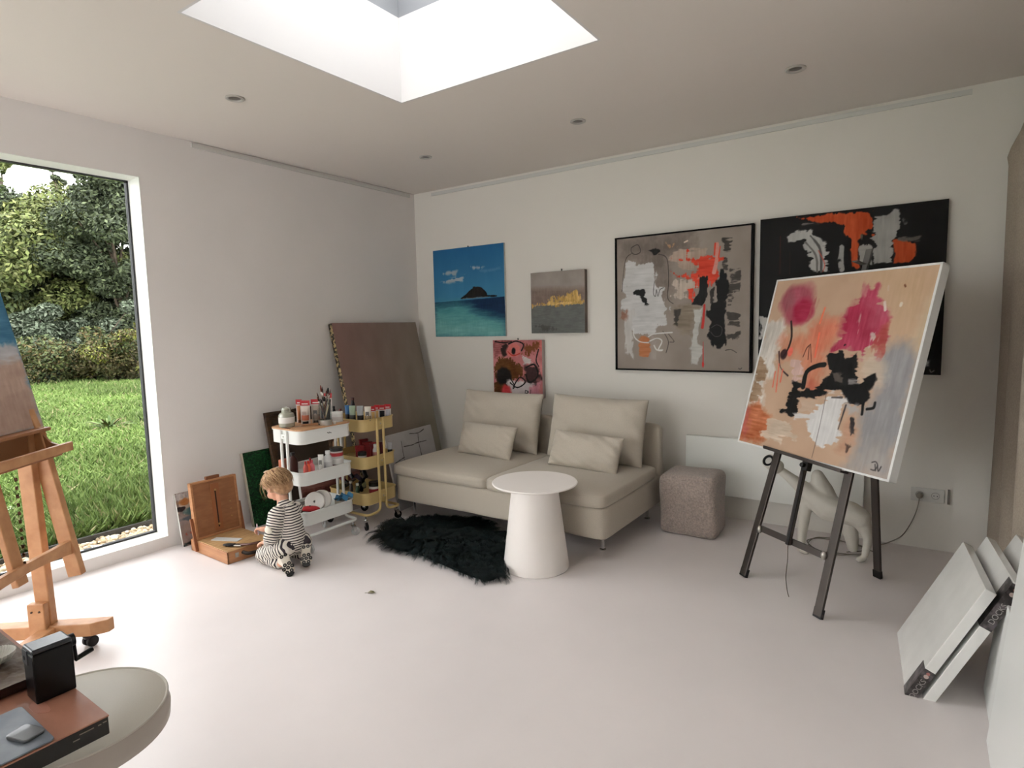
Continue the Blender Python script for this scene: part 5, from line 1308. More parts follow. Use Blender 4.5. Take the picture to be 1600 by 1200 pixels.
b = MB(); p = pln(1350, 405, .03); b.box((0, 0, -.07), (.03, .012, .12), frame_mat(h_, -N_, v_, p-N_*.02)); b.box((0, -.025, -.035+.01), (.034, .06, .006), frame_mat(h_, -N_, v_, p)); b.box((0, -.0, .02), (.036, .012, .075), frame_mat(h_, -N_, v_, p-N_*.02)); b.build('top_clamp', mat('clamp_grey', (96, 94, 90), .5), eas, bevel=.002)

zp = lambda pts: [(1140+x/2.5, 300+y/2.5) for x, y in pts]
C4 = [(1214, 436), (1476, 405), (1390, 752), (1152, 690)]
A = Art(340, (196, 164, 138), C4, 91, 10)
A.poly(zp([(540, 270), (840, 262), (740, 640), (700, 560), (620, 460), (560, 350)]), (204, 172, 138), .05, .12, .8, 10)
A.poly(zp([(790, 420), (820, 340), (770, 640), (720, 620), (730, 560)]), (206, 188, 160), .03, .03, .8, 10)
A.poly(zp([(590, 640), (640, 590), (680, 568), (710, 575), (725, 620), (745, 640), (700, 900), (620, 1120), (480, 1085), (500, 900), (560, 800), (580, 700)]), (152, 149, 150), .03, .04, 1, 12)
A.poly(zp([(520, 980), (600, 960), (640, 1120), (440, 1080)]), (166, 158, 152), .03, .05, .8, 12)
A.poly(zp([(150, 490), (200, 490), (215, 560), (190, 600), (170, 700), (130, 760), (110, 880), (80, 860), (70, 800), (110, 620)]), (208, 200, 190), .04, .02, 1, 22)
A.poly(zp([(110, 640), (140, 640), (150, 700), (120, 780), (80, 850), (70, 800)]), (150, 118, 88), .04, .015, .8, 24, (1, 1), .3)
A.poly(zp([(60, 840), (100, 820), (170, 900), (140, 960), (110, 990), (30, 960)]), (182, 104, 66), .03, .02, 1, 34)
A.poly(zp([(35, 930), (60, 850), (75, 850), (55, 970)]), (186, 98, 88), .03, .02, .9, 20)
A.poly(zp([(150, 890), (250, 900), (255, 970), (200, 980), (110, 960)]), (206, 188, 168), .03, .01, .9, 26, (1, 1.6), .2)
SAL = (212, 134, 104)
A.poly(zp([(210, 560), (300, 550), (350, 500), (420, 500), (420, 560), (380, 640), (350, 760), (300, 780), (290, 700), (250, 640), (200, 630)]), SAL, .04, .05, .9, 16)
A.poly(zp([(330, 510), (400, 490), (430, 520), (380, 600), (330, 620), (310, 560)]), (214, 118, 92), .04, .05, .8, 16)
A.blob(zp([(262, 430)])[0], .145, .145, (168, 84, 96), .3, 1, .25, 14); A.blob(zp([(280, 460)])[0], .09, .085, (164, 34, 66), .4, .9, .4, 16); A.blob(zp([(250, 400)])[0], .08, .07, (184, 96, 112), .5, .7, .4)
A.poly(zp([(205, 420), (240, 370), (250, 420), (215, 460)]), (146, 92, 96), .02, .03, .6, 12)
A.poly(zp([(345, 375), (335, 400), (290, 500), (310, 500), (340, 420)]), (170, 92, 92), .015, .015, .7, 14, (1, 1), .3)
PK = (178, 62, 88)
A.poly(zp([(440, 480), (480, 430), (520, 400), (545, 345), (555, 370), (585, 350), (590, 400), (620, 430), (630, 500), (620, 560), (610, 620), (590, 650), (560, 640), (560, 600), (520, 660), (500, 640), (470, 600), (390, 620), (430, 560)]), PK, .018, .012, 1, 20, (1, 1.3))
A.poly(zp([(440, 490), (490, 430), (520, 430), (500, 520), (450, 560), (430, 540)]), (170, 40, 72), .03, .04, .7, 14); A.poly(zp([(540, 430), (600, 420), (620, 470), (560, 500)]), (188, 100, 116), .03, .03, .7, 14)
A.poly(zp([(565, 560), (585, 530), (625, 500), (618, 600), (590, 650), (565, 630)]), (180, 84, 76), .02, .01, .8, 16)
A.poly(zp([(520, 340), (530, 330), (548, 400), (520, 420)]), (198, 130, 130), .015, .01, .8, 12, (1, 1.5)); A.poly(zp([(575, 345), (595, 345), (580, 400)]), (180, 84, 100), .008, .006, .9)
A.poly(zp([(500, 500), (520, 460), (515, 530), (495, 570)]), (206, 160, 156), .012, .006, .8, 16, (1, 1), .3); A.poly(zp([(555, 545), (580, 530), (578, 570), (550, 600)]), (206, 186, 178), .012, .006, .9, 16)
A.poly(zp([(520, 650), (560, 620), (600, 660), (600, 740), (540, 760), (510, 700)]), (204, 186, 166), .03, .03, .9, 12)
A.line(zp([(610, 420), (612, 450)]), (220, 200, 190), .014); A.line(zp([(676, 425), (674, 432)]), (226, 216, 200), .016, .5); A.line(zp([(625, 355), (624, 372)]), (206, 180, 158), .010); A.line(zp([(690, 350), (693, 356)]), (130, 84, 60), .008)
A.line(zp([(372, 445), (352, 505)]), (238, 128, 96), .012, .2); A.line(zp([(350, 545), (332, 640)]), (240, 116, 88), .012, .2)
A.poly(zp([(300, 780), (350, 770), (320, 720), (310, 700)]), (196, 108, 84), .02, .02, .9, 14)
BK = (13, 12, 13)
A.poly(zp([(385, 690), (380, 640), (420, 620), (450, 590), (455, 640), (500, 620), (505, 700), (515, 730), (570, 705), (575, 730), (560, 760), (540, 770), (545, 800), (500, 840), (450, 810), (440, 770), (390, 770), (345, 800), (285, 800), (270, 810), (262, 870), (235, 872), (188, 862), (190, 848), (215, 840), (235, 770), (245, 735), (280, 745), (285, 770), (340, 765), (360, 735), (390, 715)]), BK, .014, .005, 1, 8)
A.line(zp([(285, 760), (300, 700), (340, 675), (370, 670)]), BK, .028, .2)
A.poly(zp([(400, 700), (450, 695), (440, 740), (405, 735)]), (120, 108, 98), .01, .004, .7, 14, (1, 1), .6); A.poly(zp([(465, 725), (512, 728), (510, 748), (465, 748)]), (150, 146, 144), .006, .004, .8, 14, (.6, 4), .4)
A.line(zp([(238, 500), (240, 560), (225, 610), (205, 640)]), (50, 36, 34), .013, .5); A.blob(zp([(208, 630)])[0], .03, .035, (50, 26, 30), .3, .9, .5); A.line(zp([(190, 620), (195, 680), (225, 715)]), (60, 40, 44), .008, .8)
A.blob(zp([(235, 620)])[0], .02, .03, (232, 110, 92), .4)
for l in ([(175, 700), (165, 760)], [(190, 670), (178, 780)], [(205, 690), (195, 740)]): A.line(zp(l), (224, 110, 88), .008, .6, dry=.2)
A.poly(zp([(240, 650), (290, 640), (290, 700), (280, 740), (240, 730)]), (210, 178, 170), .02, .008, .9, 20, (1, 1), .15)
WT = (214, 211, 208)
A.poly(zp([(385, 780), (440, 775), (465, 810), (440, 870), (435, 960), (400, 1000), (370, 1000), (330, 985), (305, 960), (300, 900), (330, 830)]), WT, .025, .006, 1, 12, (1, 1.4))
A.poly(zp([(245, 865), (335, 860), (335, 885), (250, 885)]), WT, .008, .006, .95, 10); A.poly(zp([(455, 820), (500, 830), (510, 860), (460, 880)]), (178, 174, 172), .02, .01, .9, 12)
A.poly(zp([(275, 810), (330, 810), (325, 860), (265, 860)]), (198, 172, 150), .01, .01, 1, 8)
A.line(zp([(456, 830), (440, 880), (425, 925)]), (70, 62, 62), .009, .5); A.line(zp([(400, 800), (440, 800)]), (90, 84, 84), .010, .5, dry=.3)
A.poly(zp([(445, 900), (480, 870), (500, 950), (470, 1040), (420, 1010)]), (192, 150, 124), .03, .02, .95, 12)
A.poly(zp([(472, 880), (498, 878), (496, 950), (472, 955)]), (46, 42, 44), .014, .005, .9, 12, (1, 1), .35); A.line(zp([(525, 810), (520, 865)]), BK, .018, .7, dry=.35); A.line(zp([(540, 845), (565, 840), (572, 820)]), BK, .012, .5)
A.poly(zp([(452, 980), (485, 990), (470, 1025), (452, 1020)]), (70, 52, 46), .02, .005, .8, 12, (1, 1), .5)
A.line(zp([(380, 775), (350, 920), (320, 1040)]), (70, 62, 60), .0025, .2)
for l in ([(560, 1057), (575, 1055), (582, 1070), (570, 1088), (555, 1085)], [(572, 1065), (574, 1090)], [(582, 1070), (585, 1092), (596, 1075)]): A.line(zp(l), (60, 56, 56), .006, .3)
for l in ([(285, 640), (300, 605), (315, 590)], [(310, 595), (305, 650)], [(315, 590), (318, 660)]): A.line(zp(l), (90, 50, 40), .005, .6)
RW = 1.006; off = .05
BL = pln(1152, 690, off)
t = thing('framed_painting', 'large square pink and grey painting in a white frame on the metal easel', 'painting')
t.matrix_world = frame_mat(h_, -N_, v_, BL)
o = painted_panel('canvas', A, .984, .975, .03, CSIDE, t); o.location = (.006, .003, .006)
b = MB(); Wp, Hp = .996, .987; WF = mat('frame_white', (230, 229, 226), .45)
for a, c in (((0, 0, 0), (.010, .046, Hp)), ((Wp-.012, 0, 0), (Wp, .046, Hp)), ((0, 0, 0), (Wp, .046, .010)), ((0, 0, Hp-.010), (Wp, .046, Hp))): b.box2(a, c)
b.build('frame', WF, t, bevel=.001)

# ================================================================== WHITE SCULPTED FIGURE LAMP
Y0 = 3.93
def z6p(x, y, Y=Y0):
    px, py = 1140+x/5.714, 690+y/5.714; d = fw+rr*((px-800)/F_PX)-uu*((py-600)/F_PX); k = Y/d.y; return V3((0, 0, CAM_H))+d*k
fig = thing('sculpture_lamp', 'white animal-like sculpture lamp standing on the floor behind the metal easel', 'lamp', (0, 0, 0))
S = lambda x, y, Y=Y0: z6p(x, y, Y)
LFT = S(640, 975, 3.90); LFT.z = .022; RFT = S(1190, 1045, 3.93); RFT.z = .022
pr_ = [('c', S(430, 240, 3.92), .026, S(520, 305, 3.92), .030), ('c', S(520, 305, 3.92), .030, S(620, 385, 3.93), .042), ('c', S(620, 385, 3.93), .042, S(740, 480, 3.94), .060),
       ('c', S(740, 480, 3.94), .060, S(870, 590), .078), ('c', S(870, 590), .078, S(1080, 640), .072), ('c', S(1080, 640), .072, S(1160, 680), .064),
       ('c', S(785, 300, 3.98), .036, S(820, 430, 3.97), .064), ('c', S(820, 430, 3.97), .066, S(880, 560, 3.96), .068),
       ('c', S(680, 560, 3.93), .040, S(655, 760, 3.91), .031), ('c', S(655, 760, 3.91), .031, S(640, 900, 3.90), .026), ('c', LFT+V3((0, 0, .004)), .024, S(640, 900, 3.90), .026), ('c', LFT, .021, LFT+V3((.03, -.02, 0)), .021),
       ('c', S(1160, 680), .056, S(1240, 850, 3.94), .028), ('c', S(1240, 850, 3.94), .028, RFT+V3((.01, 0, .02)), .019), ('c', RFT, .019, RFT+V3((-.02, -.02, -.004)), .017),
       ('c', S(1060, 700, 4.0), .05, S(1090, 860, 4.02), .040), ('c', S(1090, 860, 4.02), .040, S(1100, 950, 4.03), .030), ('c', S(700, 560, 4.02), .04, S(760, 760, 4.05), .03)]
g_ = [p for p in pr_][:-1]
fm = remesh(g_, .007, 8); link('figure', fm, mat('plaster_white', (216, 210, 198), .6, bump=.05, bscale=80), fig, True)
hd = S(345, 168, 3.84); hb = S(425, 228, 3.92); ax = (hb-hd).normalized()
q = hd.copy(); mm = Matrix.Translation(hd) @ ax.to_track_quat('Z', 'Y').to_matrix().to_4x4(); Lh = (hb-hd).length
b = MB(); b.lathe([(0, .006), (.030, .006), (.037, 0), (.043, .004), (.044, .02), (.044, Lh), (.034, Lh+.018), (0, Lh+.024)], seg=32, m=mm); hh = b.build('spot_head', mat('plaster_white', (216, 210, 198), .6), fig, smooth='auto')
b = MB(); b.lathe([(.022, .0045), (.022, .001), (.036, -.001), (.037, .004)], seg=32, m=mm); b.build('black_ring', BLACK, hh, smooth='auto')
b = MB(); b.lathe([(0, .001), (.014, .001), (.021, .004)], seg=24, m=mm); b.build('lens', mat('lens_pale', (200, 196, 188), .3), hh, smooth='auto')
# cable with coil, plug and wall drop
COR = mat('cable_grey', (128, 120, 108), .5)
cc = V3((-.40, 4.10, .006)); pts = [S(1150, 870, 4.0)*1.0]
pts = [V3((-.33, 4.02, .012))]
for k in range(26):
    a = .2+k*math.pi*2/12; r = .14+.012*math.sin(k*1.7); pts.append(V3((cc.x+r*1.15*math.cos(a), cc.y+r*.95*math.sin(a), .006+.004*(k//12)+.002*math.sin(k*2.1))))
pts += [V3((-.18, 4.12, .006)), V3((-.18, 4.25, .006)), V3((-.13, 4.315, .015)), V3((-.06, 4.325, .07)), V3((-.015, 4.325, .16)), V3((.012, 4.325, .25)), V3((.02, 4.33, .305)), V3((.022, 4.335, .335))]
b = MB(); b.tube(smoothpath(pts, 5), .0032, 8)
o = b.build('power_cable', COR, smooth=True); tag(o, 'thin grey cable coiled behind the easel and rising to the wall socket', 'cable')
b = MB(); b.lathe([(0, 0), (.017, 0), (.019, .006), (.018, .022), (.008, .030), (0, .030)], m=Matrix.Translation((.022, YB-.0225, .338)) @ Matrix.Rotation(R_(90), 4, 'X'), seg=24); b.build('plug', mat('plug_grey', (138, 132, 120), .5), o, smooth='auto')
# loose thread hanging from the easel mast
p = pln(1231, 852, .02)
b = MB(); b.tube(smoothpath([p, p+V3((0, 0, -.08)), V3((p.x-.006, p.y, .10)), V3((p.x+.004, p.y-.01, .03)), V3((p.x+.014, p.y-.02, .004))], 6), .0022, 6); b.build('cord', mat('cord_brown', (96, 84, 74), .7), eas, smooth=True)

# ================================================================== WOODEN STUDIO EASEL, LEFT
P0 = V3((-3.25, .93, 0)); nE = V3((.775, .632, 0)).normalized(); hE = V3((-nE.y, nE.x, 0))   # a along n, u along h
EB = mat('easel_beech', (206, 156, 112), .45, c2=(182, 128, 86), scale=2.5, stretch=(6, 6, 6), bump=.03, bscale=50)
EB2 = mat('easel_beech_dark', (176, 126, 88), .45, c2=(154, 104, 70), scale=3)
we = thing('studio_easel', 'large beech studio easel on castors by the garden window', 'easel', (P0.x, P0.y, 0), math.atan2(nE.y, nE.x))
# local: x = n (front), y = h (towards the right end in the photo is +y), z up
def wbeam(name, p, q, w_, t_, up=(0, 0, 1), m=EB, bevel=.004):
    b = MB(); b.beam(p, q, w_, t_, up=up); return b.build(name, m, we, bevel=bevel)
Wd = .56
for y in (0, -Wd):
    b = MB(); P = [(-.46, -.034), (.20, -.034), (.262, .0), (.268, .034), (-.46, .034)]; b.prism(P if y == 0 else P, .062, .122); q = b.build('foot_beam', EB, we, bevel=.004); q.location = (0, y, 0)
    for x in (.17, -.40):
        c = thing('caster', None, None, (x, y, 0)); c.parent = we; c.rotation_euler = (0, 0, 1.1)
        b = MB(); b.lathe([(0, .062), (.022, .062), (.024, .052), (.018, .040), (0, .038)], seg=20); b.build('housing', BLACK, c, smooth='auto')
        for s_ in (-1, 1):
            b = MB(); b.cyl((.006, s_*.008, .025), (.006, s_*.024, .025), .025, seg=26); b.build('wheel', BLACK, c, smooth='auto', bevel=.003)
    wbeam('post', (-.0, y, .10), (-.02, y, 1.0), .042, .062, up=(1, 0, 0))
    q = wbeam('post_block', (-.012, y-.036, .055), (-.012, y-.036, .235), .034, .072, up=(1, 0, 0))
    for (sx, sz) in ((-.018, .2), (.018, .2), (-.018, .085), (.018, .085)):
        b = MB(); b.cyl((-.012+sx*.9, y-.053, sz), (-.012+sx*.9, y-.056, sz), .0045, seg=10); b.build('screw', mat('screw_dark', (84, 60, 44), .5, .3), q)
wbeam('lower_rail', (.02, -.03, .09), (.02, -Wd+.03, .09), .065, .05)
for y in (.034, -Wd-.034+.0):
    yy = y if y > 0 else y
    wbeam('side_rail', (.125, yy, .33), (.005, yy, 1.02), .036, .062, up=(1, 0, 0))
    b = MB(); b.beam((.125+.0, yy+.0185, .34), (.012, yy+.0185, 1.0), .002, .006, up=(1, 0, 0)); b.build('groove', mat('groove_dark', (88, 56, 36), .7), we)
    wbeam('upper_rail', (.010, yy, .98), (-.10, yy, 1.35), .036, .05, up=(1, 0, 0))
# arched cross rail on the front
b = MB(); P = []
n_ = 14
for k in range(n_+1): s = k/n_; P.append((-Wd-.06+s*(Wd+.12), .50-.0))
for k in range(n_+1): s = 1-k/n_; P.append((-Wd-.06+s*(Wd+.12), .50-.070+.030*math.sin(math.pi*s)-.0))
b.prism(P, .098, .122, Matrix(((0, 0, 1, 0), (1, 0, 0, 0), (0, 1, 0, 0), (0, 0, 0, 1)))); b.build('cross_rail', EB, we, bevel=.003)
wbeam('mast', (.105, -Wd/2, .42), (-.15, -Wd/2, 1.95), .06, .026, up=(1, 0, 0)); 
b = MB()
for k in range(12):
    s = k*.035; b.beam((.108-.0, -Wd/2+.031, .46+s), (.106, -Wd/2+.031, .475+s), .004, .01, up=(1, 0, 0))
g = b.build('notch_strip', mat('groove_dark', (88, 56, 36), .7), we); g['kind'] = 'stuff'
# tray
y0_, y1_ = -Wd-.10, .085
b = MB(); b.box2((.112, y0_, .905), (.130, y1_, .945)); b.build('tray_front', EB, we, bevel=.003)
b = MB(); b.box2((-.01, y0_+.03, .895), (.118, y1_-.06, .905)); b.build('tray_floor', EB2, we, bevel=.001)
b = MB(); b.box2((-.006, y0_+.02, .905), (.006, y1_-.045, 1.005)); b.build('tray_back', EB2, we, bevel=.001)
b = MB(); b.box2((-.03, y0_, 1.004), (.055, y1_-.02, 1.020)); b.build('tray_shelf', EB2, we, bevel=.003)
for y in (y1_-.055, y0_+.03):
    b = MB(); b.prism([(0, .905), (.118, .905), (.118, .935), (.07, .955), (.045, .985), (.03, 1.004), (0, 1.004)], -.006, .006, Matrix.Translation((0, y, 0)) @ Matrix.Rotation(R_(90), 4, 'X')); b.build('tray_end', EB2, we)
# painting on it
A = Art(200, (84, 140, 170), None, 101, 14, (1.5, .8))
A.poly([(0, .42), (1, .46), (1, 1), (0, 1)], (78, 134, 168), .02, .03, 1, 16); A.poly([(0, 0), (1, 0), (1, .62), (0, .60)], (196, 194, 196), .05, .03, 1, 16)
A.poly([(0, 0), (1, 0), (1, .50), (0, .50)], (196, 168, 152), .03, .03, 1, 14, (.8, 2)); A.poly([(0, 0), (1, 0), (1, .25), (0, .2)], (178, 150, 136), .06, .08, .7, 14)
t = painted_panel('painting', A, .80, .62, .025, CSIDE)
vl = V3((-.0825, 0, .4)).normalized(); nE3 = nE*vl.x+V3((0, 0, vl.z)); bk = -nE*vl.z+V3((0, 0, vl.x))
org = P0+nE*.016+hE*(-.725)+V3((0, 0, 1.022))
t.matrix_world = frame_mat(hE, bk.normalized(), nE3.normalized(), org)
tag(t, 'blue, white and dusty-pink painting standing on the wooden studio easel', 'painting')
GP = 'palette knives in the easel tray'
for k, (lb) in enumerate(('dark palette knife lying in the tray of the wooden easel', 'paint-crusted stick lying in the tray of the wooden easel')):
    b = MB(); b.beam((0, -.09, .006), (0, .07, .010), .014, .006, up=(0, 0, 1)); o = b.build('palette_knife', cmat([(70, 58, 56), (150, 112, 104)][k], .5), bevel=.002)
    o.location = P0+nE*(.05+.03*k)+hE*(-.16-.06*k)+V3((0, 0, .906)); o.rotation_euler = (0, 0, math.atan2(nE.y, nE.x)+.3*k-.1); tag(o, lb, 'tool', GP)

# ================================================================== FOREGROUND TABLE, STOOL
TX, TY, TZ = -1.18, .412, .75
wt = thing('work_table', 'work table with a copper-brown painted top and black edge, lower left corner', 'table', (TX, TY, 0))
COP = mat('copper_paint', (178, 126, 104), .42, c2=(152, 102, 82), scale=5, stretch=(1.2, 3, 1), bump=.05, bscale=30)
b = MB(); b.box2((-1.0, -1.1, TZ-.003), (0, 0, TZ)); b.build('top', COP, wt, bevel=.001)
b = MB(); b.box2((-1.0, -1.1, TZ-.036), (-.001, -.001, TZ-.003)); b.build('edge', mat('edge_black_scuffed', (24, 23, 20), .6, var=.15, scale=30), wt, bevel=.002)
for k, (y, z, l) in enumerate(((-.036, -.006, .022), (-.052, -.013, .010), (-.016, -.006, .005), (-.008, -.005, .006))):
    b = MB(); b.box((.0005, y, TZ-.004+z), (.0008, l, .0016)); b.build('scuff_mark', mat('scuff_light', (150, 138, 124), .6), wt)
for x, y in ((-.9, -.12), (-.9, -1.0), (-.12, -1.0), (-.45, -.12)):
    b = MB(); b.box2((x-.02, y-.02, 0), (x+.02, y+.02, TZ-.036)); b.build('leg', BLACKM, wt)
# paint print on the table
o = MB(); P = [(.03*math.cos(a)*(1+.2*math.sin(3*a)), .014*math.sin(a)*(1+.2*math.cos(2*a))) for a in np.linspace(0, 6.283, 20)[:-1]]; o.prism(P, 0, .0006)
q = o.build('paint_smudge', mat('smudge', (176, 122, 104), .4), wt); q.location = (-.135, -.062, TZ)
# pencil sharpener: black box with crank
sh = thing('pencil_sharpener', 'black desk pencil sharpener with a side crank on the copper-brown table', 'sharpener', (-1.349, .382, TZ), 0)
SB = mat('sharpener_black', (6, 6, 7), .3, spec=.3)
b = MB(); b.box2((-.026, -.032, 0), (.024, .032, .094)); b.build('housing', SB, sh, bevel=.003)
b = MB(); b.box2((-.026, -.032, .094), (.024, .032, .104)); b.build('top_cover', mat('cover_gloss', (40, 44, 48), .22, spec=.5), sh, bevel=.004, bseg=3)
b = MB(); b.box2((-.024, -.0335, .070), (.0, -.032, .098)); q = b.build('pencil_plate', mat('plate_grey', (58, 60, 62), .3), sh, bevel=.001)
b = MB(); b.cyl((-.013, -.0340, .082), (-.013, -.0332, .082), .0045, seg=16); b.build('pencil_hole', mat('hole_black', (4, 4, 4), .6), q)
b = MB(); b.cyl((0, .032, .088), (0, .042, .088), .012, seg=24); b.build('crank_hub', SB, sh, smooth='auto')
b = MB(); b.beam((0, .040, .090), (0, .042, .044), .006, .010, up=(1, 0, 0)); q = b.build('crank_arm', SB, sh, bevel=.002)
b = MB(); b.cyl((0, .040, .046), (.0, .072, .054), .0048, seg=16); b.build('crank_handle', SB, q, smooth='auto', bevel=.001)
# relief piece, ribbed bowl, plastic tray with stones
A = Art(160, (104, 92, 82), None, 121, 40); A.poly([(0, 0), (1, 0), (1, .5), (0, .45)], (34, 40, 42), .06, .02, 1, 20); A.poly([(.2, .25), (.9, .3), (.9, .5), (.3, .5)], (40, 56, 64), .05, .02, .9, 14); A.poly([(0, 0), (1, 0), (1, .14), (0, .1)], (70, 40, 36), .03, .02, 1, 16)
o = painted_panel('relief_painting', A, .40, .16, .018, mat('relief_edge', (60, 34, 32), .6))
o.matrix_world = frame_mat((1, 0, 0), (0, 0, -1), (0, 1, 0), (-1.80, .232, TZ+.022)); o.rotation_euler[2] += 0
tag(o, 'small heavily textured grey and black relief painting lying on the table', 'painting')
m_ = o.modifiers.new('d', 'DISPLACE'); tx = bpy.data.textures.new('relief', 'CLOUDS'); tx.noise_scale = .02; m_.texture = tx; m_.strength = .006; m_.texture_coords = 'LOCAL'
t = thing('ribbed_bowl', 'small white ribbed bowl lying on the relief painting at the left edge', 'bowl', (-1.514, .343, TZ+.026)); t.scale = (.8, .8, .8)
b = MB(); n_ = 72
prof = [(0, 0), (.018, .001), (.03, .008), (.038, .018), (.040, .026)]
rings = []
for r, z in prof:
    if r == 0: rings.append([b.bm.verts.new((0, 0, z))]); continue
    rings.append([b.bm.verts.new((r*(1+(.03 if i % 2 else -.03)*(r > .02))*math.cos(2*math.pi*i/n_), r*(1+(.03 if i % 2 else -.03)*(r > .02))*math.sin(2*math.pi*i/n_), z)) for i in range(n_)])
for a, c in zip(rings, rings[1:]):
    for i in range(n_):
        j = (i+1) % n_
        b.bm.faces.new((a[0], c[j], c[i]) if len(a) == 1 else (a[i], a[j], c[j], c[i]))
o = b.build('shell', mat('bowl_white', (216, 214, 208), .4), t); s_ = o.modifiers.new('s', 'SOLIDIFY'); s_.thickness = .002
A_ = MB(); P = rrect(.16, .14, .008); A_.prism(P, 0, .003)
t = thing('plastic_tray', 'clear blue-grey plastic sheet with tools on it at the bottom left corner', 'tray', (-1.262, .262, TZ+.001), R_(0))
A_.build('sheet', mat('plastic_sheet', (140, 148, 158), .3, c2=(96, 104, 116), scale=14, spec=.5), t, bevel=.001)
b = MB(); b.prism(rrect(.05, .036, .008), .003, .009); q = b.build('grey_pad', mat('pad_grey', (92, 94, 98), .3, coat=.5), t, bevel=.002); q.location = (.028, .045, 0); q.rotation_euler = (0, 0, .3)
t2 = MB(); t2.prism(rrect(.07, .05, .014), 0, .012); o = t2.build('erasing_block', mat('block_taupe', (112, 92, 84), .5), bevel=.004); o.location = (-1.245, .232, TZ+.005); o.rotation_euler = (0, 0, -.4); tag(o, 'rounded taupe block lying on the plastic sheet at the bottom left', 'block')
# stool seat
st = thing('stool', 'round grey-beige upholstered stool tucked half under the work table', 'stool', (-1.69, .515, 0))
SG = mat('stool_vinyl', (192, 186, 174), .45, bump=.05, bscale=200)
b = MB(); b.lathe([(0, .516), (.10, .514), (.17, .509), (.197, .500)], seg=64); b.build('seat_top', SG, st, smooth=True)
b = MB(); b.lathe([(.197, .500), (.2015, .503), (.204, .500), (.2015, .497), (.197, .4985)], seg=64); b.build('piping', SG, st, smooth=True)
b = MB(); b.lathe([(.199, .499), (.207, .47), (.204, .440), (.190, .430), (0, .430)], seg=64); b.build('seat_side', mat('stool_side', (176, 166, 156), .55), st, smooth=True)
b = MB(); b.cyl((0, 0, .02), (0, 0, .43), .025, seg=24); b.build('column', CHROME, st, smooth='auto')
b = MB(); b.lathe([(0, 0), (.19, 0), (.19, .006), (.05, .02), (.03, .03), (0, .03)], seg=48); b.build('base', CHROME, st, smooth='auto')

# ================================================================== THE GARDEN
def ray_px(px, py, d):
    v = fw+rr*((px-800)/F_PX)-uu*((py-600)/F_PX); v = V3((v.x, v.y, 0)).normalized(); return V3((v.x*d, v.y*d, 0))
GRS = mat('lawn_green', (92, 112, 58), .9, c2=(66, 84, 42), scale=1.6, bump=.6, bscale=25, detail=8)
b = MB(); b.box2((-70, -40, -.4), (-5.02, 60, -.10)); o = b.build('lawn', GRS); struct(o)
b = MB(); b.box2((-5.0, -6, -.4), (XL-.185, 8, -.10)); o = b.build('gravel_bed', mat('gravel_base', (150, 134, 112), .95, c2=(96, 84, 70), scale=30)); struct(o)
b = MB(); b.box2((-5.022, -6, -.3), (-4.998, 8, -.045)); o = b.build('trim_4', mat('edging_dark', (52, 50, 46), .7)); struct(o)
def fast_mesh(name, co, faces, colr, m, parent=None, smooth=False):
    me = bpy.data.meshes.new(name); k = faces.shape[1]
    me.vertices.add(len(co)); me.vertices.foreach_set('co', co.ravel()); me.loops.add(faces.size); me.loops.foreach_set('vertex_index', faces.ravel().astype(np.int32))
    me.polygons.add(len(faces)); me.polygons.foreach_set('loop_start', np.arange(0, faces.size, k, dtype=np.int32)); me.update(calc_edges=True)
    if colr is not None:
        a = me.color_attributes.new('Col', 'FLOAT_COLOR', 'POINT'); c = np.ones((len(co), 4)); c[:, :3] = linnp(colr); a.data.foreach_set('color', c.ravel())
    return link(name, me, m, parent, smooth)
def pebbles():
    R = np.random.RandomState(5); bm = bmesh.new(); bmesh.ops.create_icosphere(bm, subdivisions=1, radius=1); bv = np.array([v.co[:] for v in bm.verts]); bf = np.array([[v.index for v in f.verts] for f in bm.faces]); bm.free()
    n = 5200; co = []; F = []; C = []
    P = np.c_[R.uniform(-4.99, -4.32, n), R.uniform(.2, 2.9, n), R.uniform(-.10, -.075, n)]
    for i in range(n):
        s = R.uniform(.010, .022, 3)*np.array([1.25, 1, .75]); a = R.uniform(0, 6.28); ca, sa = math.cos(a), math.sin(a)
        q = bv*s*(1+R.uniform(-.15, .15, (len(bv), 1))); q = np.c_[q[:, 0]*ca-q[:, 1]*sa, q[:, 0]*sa+q[:, 1]*ca, q[:, 2]]+P[i]
        co.append(q); F.append(bf+i*len(bv)); c = np.array([[212, 196, 168], [228, 216, 196], [178, 158, 128], [196, 172, 140]][R.randint(4)])*R.uniform(.8, 1.05); C.append(np.tile(c, (len(bv), 1)))
    o = fast_mesh('gravel', np.concatenate(co), np.concatenate(F), np.concatenate(C), vmat('pebble', .8, .1, 90), None, True)
    tag(o, 'pale beige gravel strip under the garden window', 'gravel', kind='stuff')
pebbles()
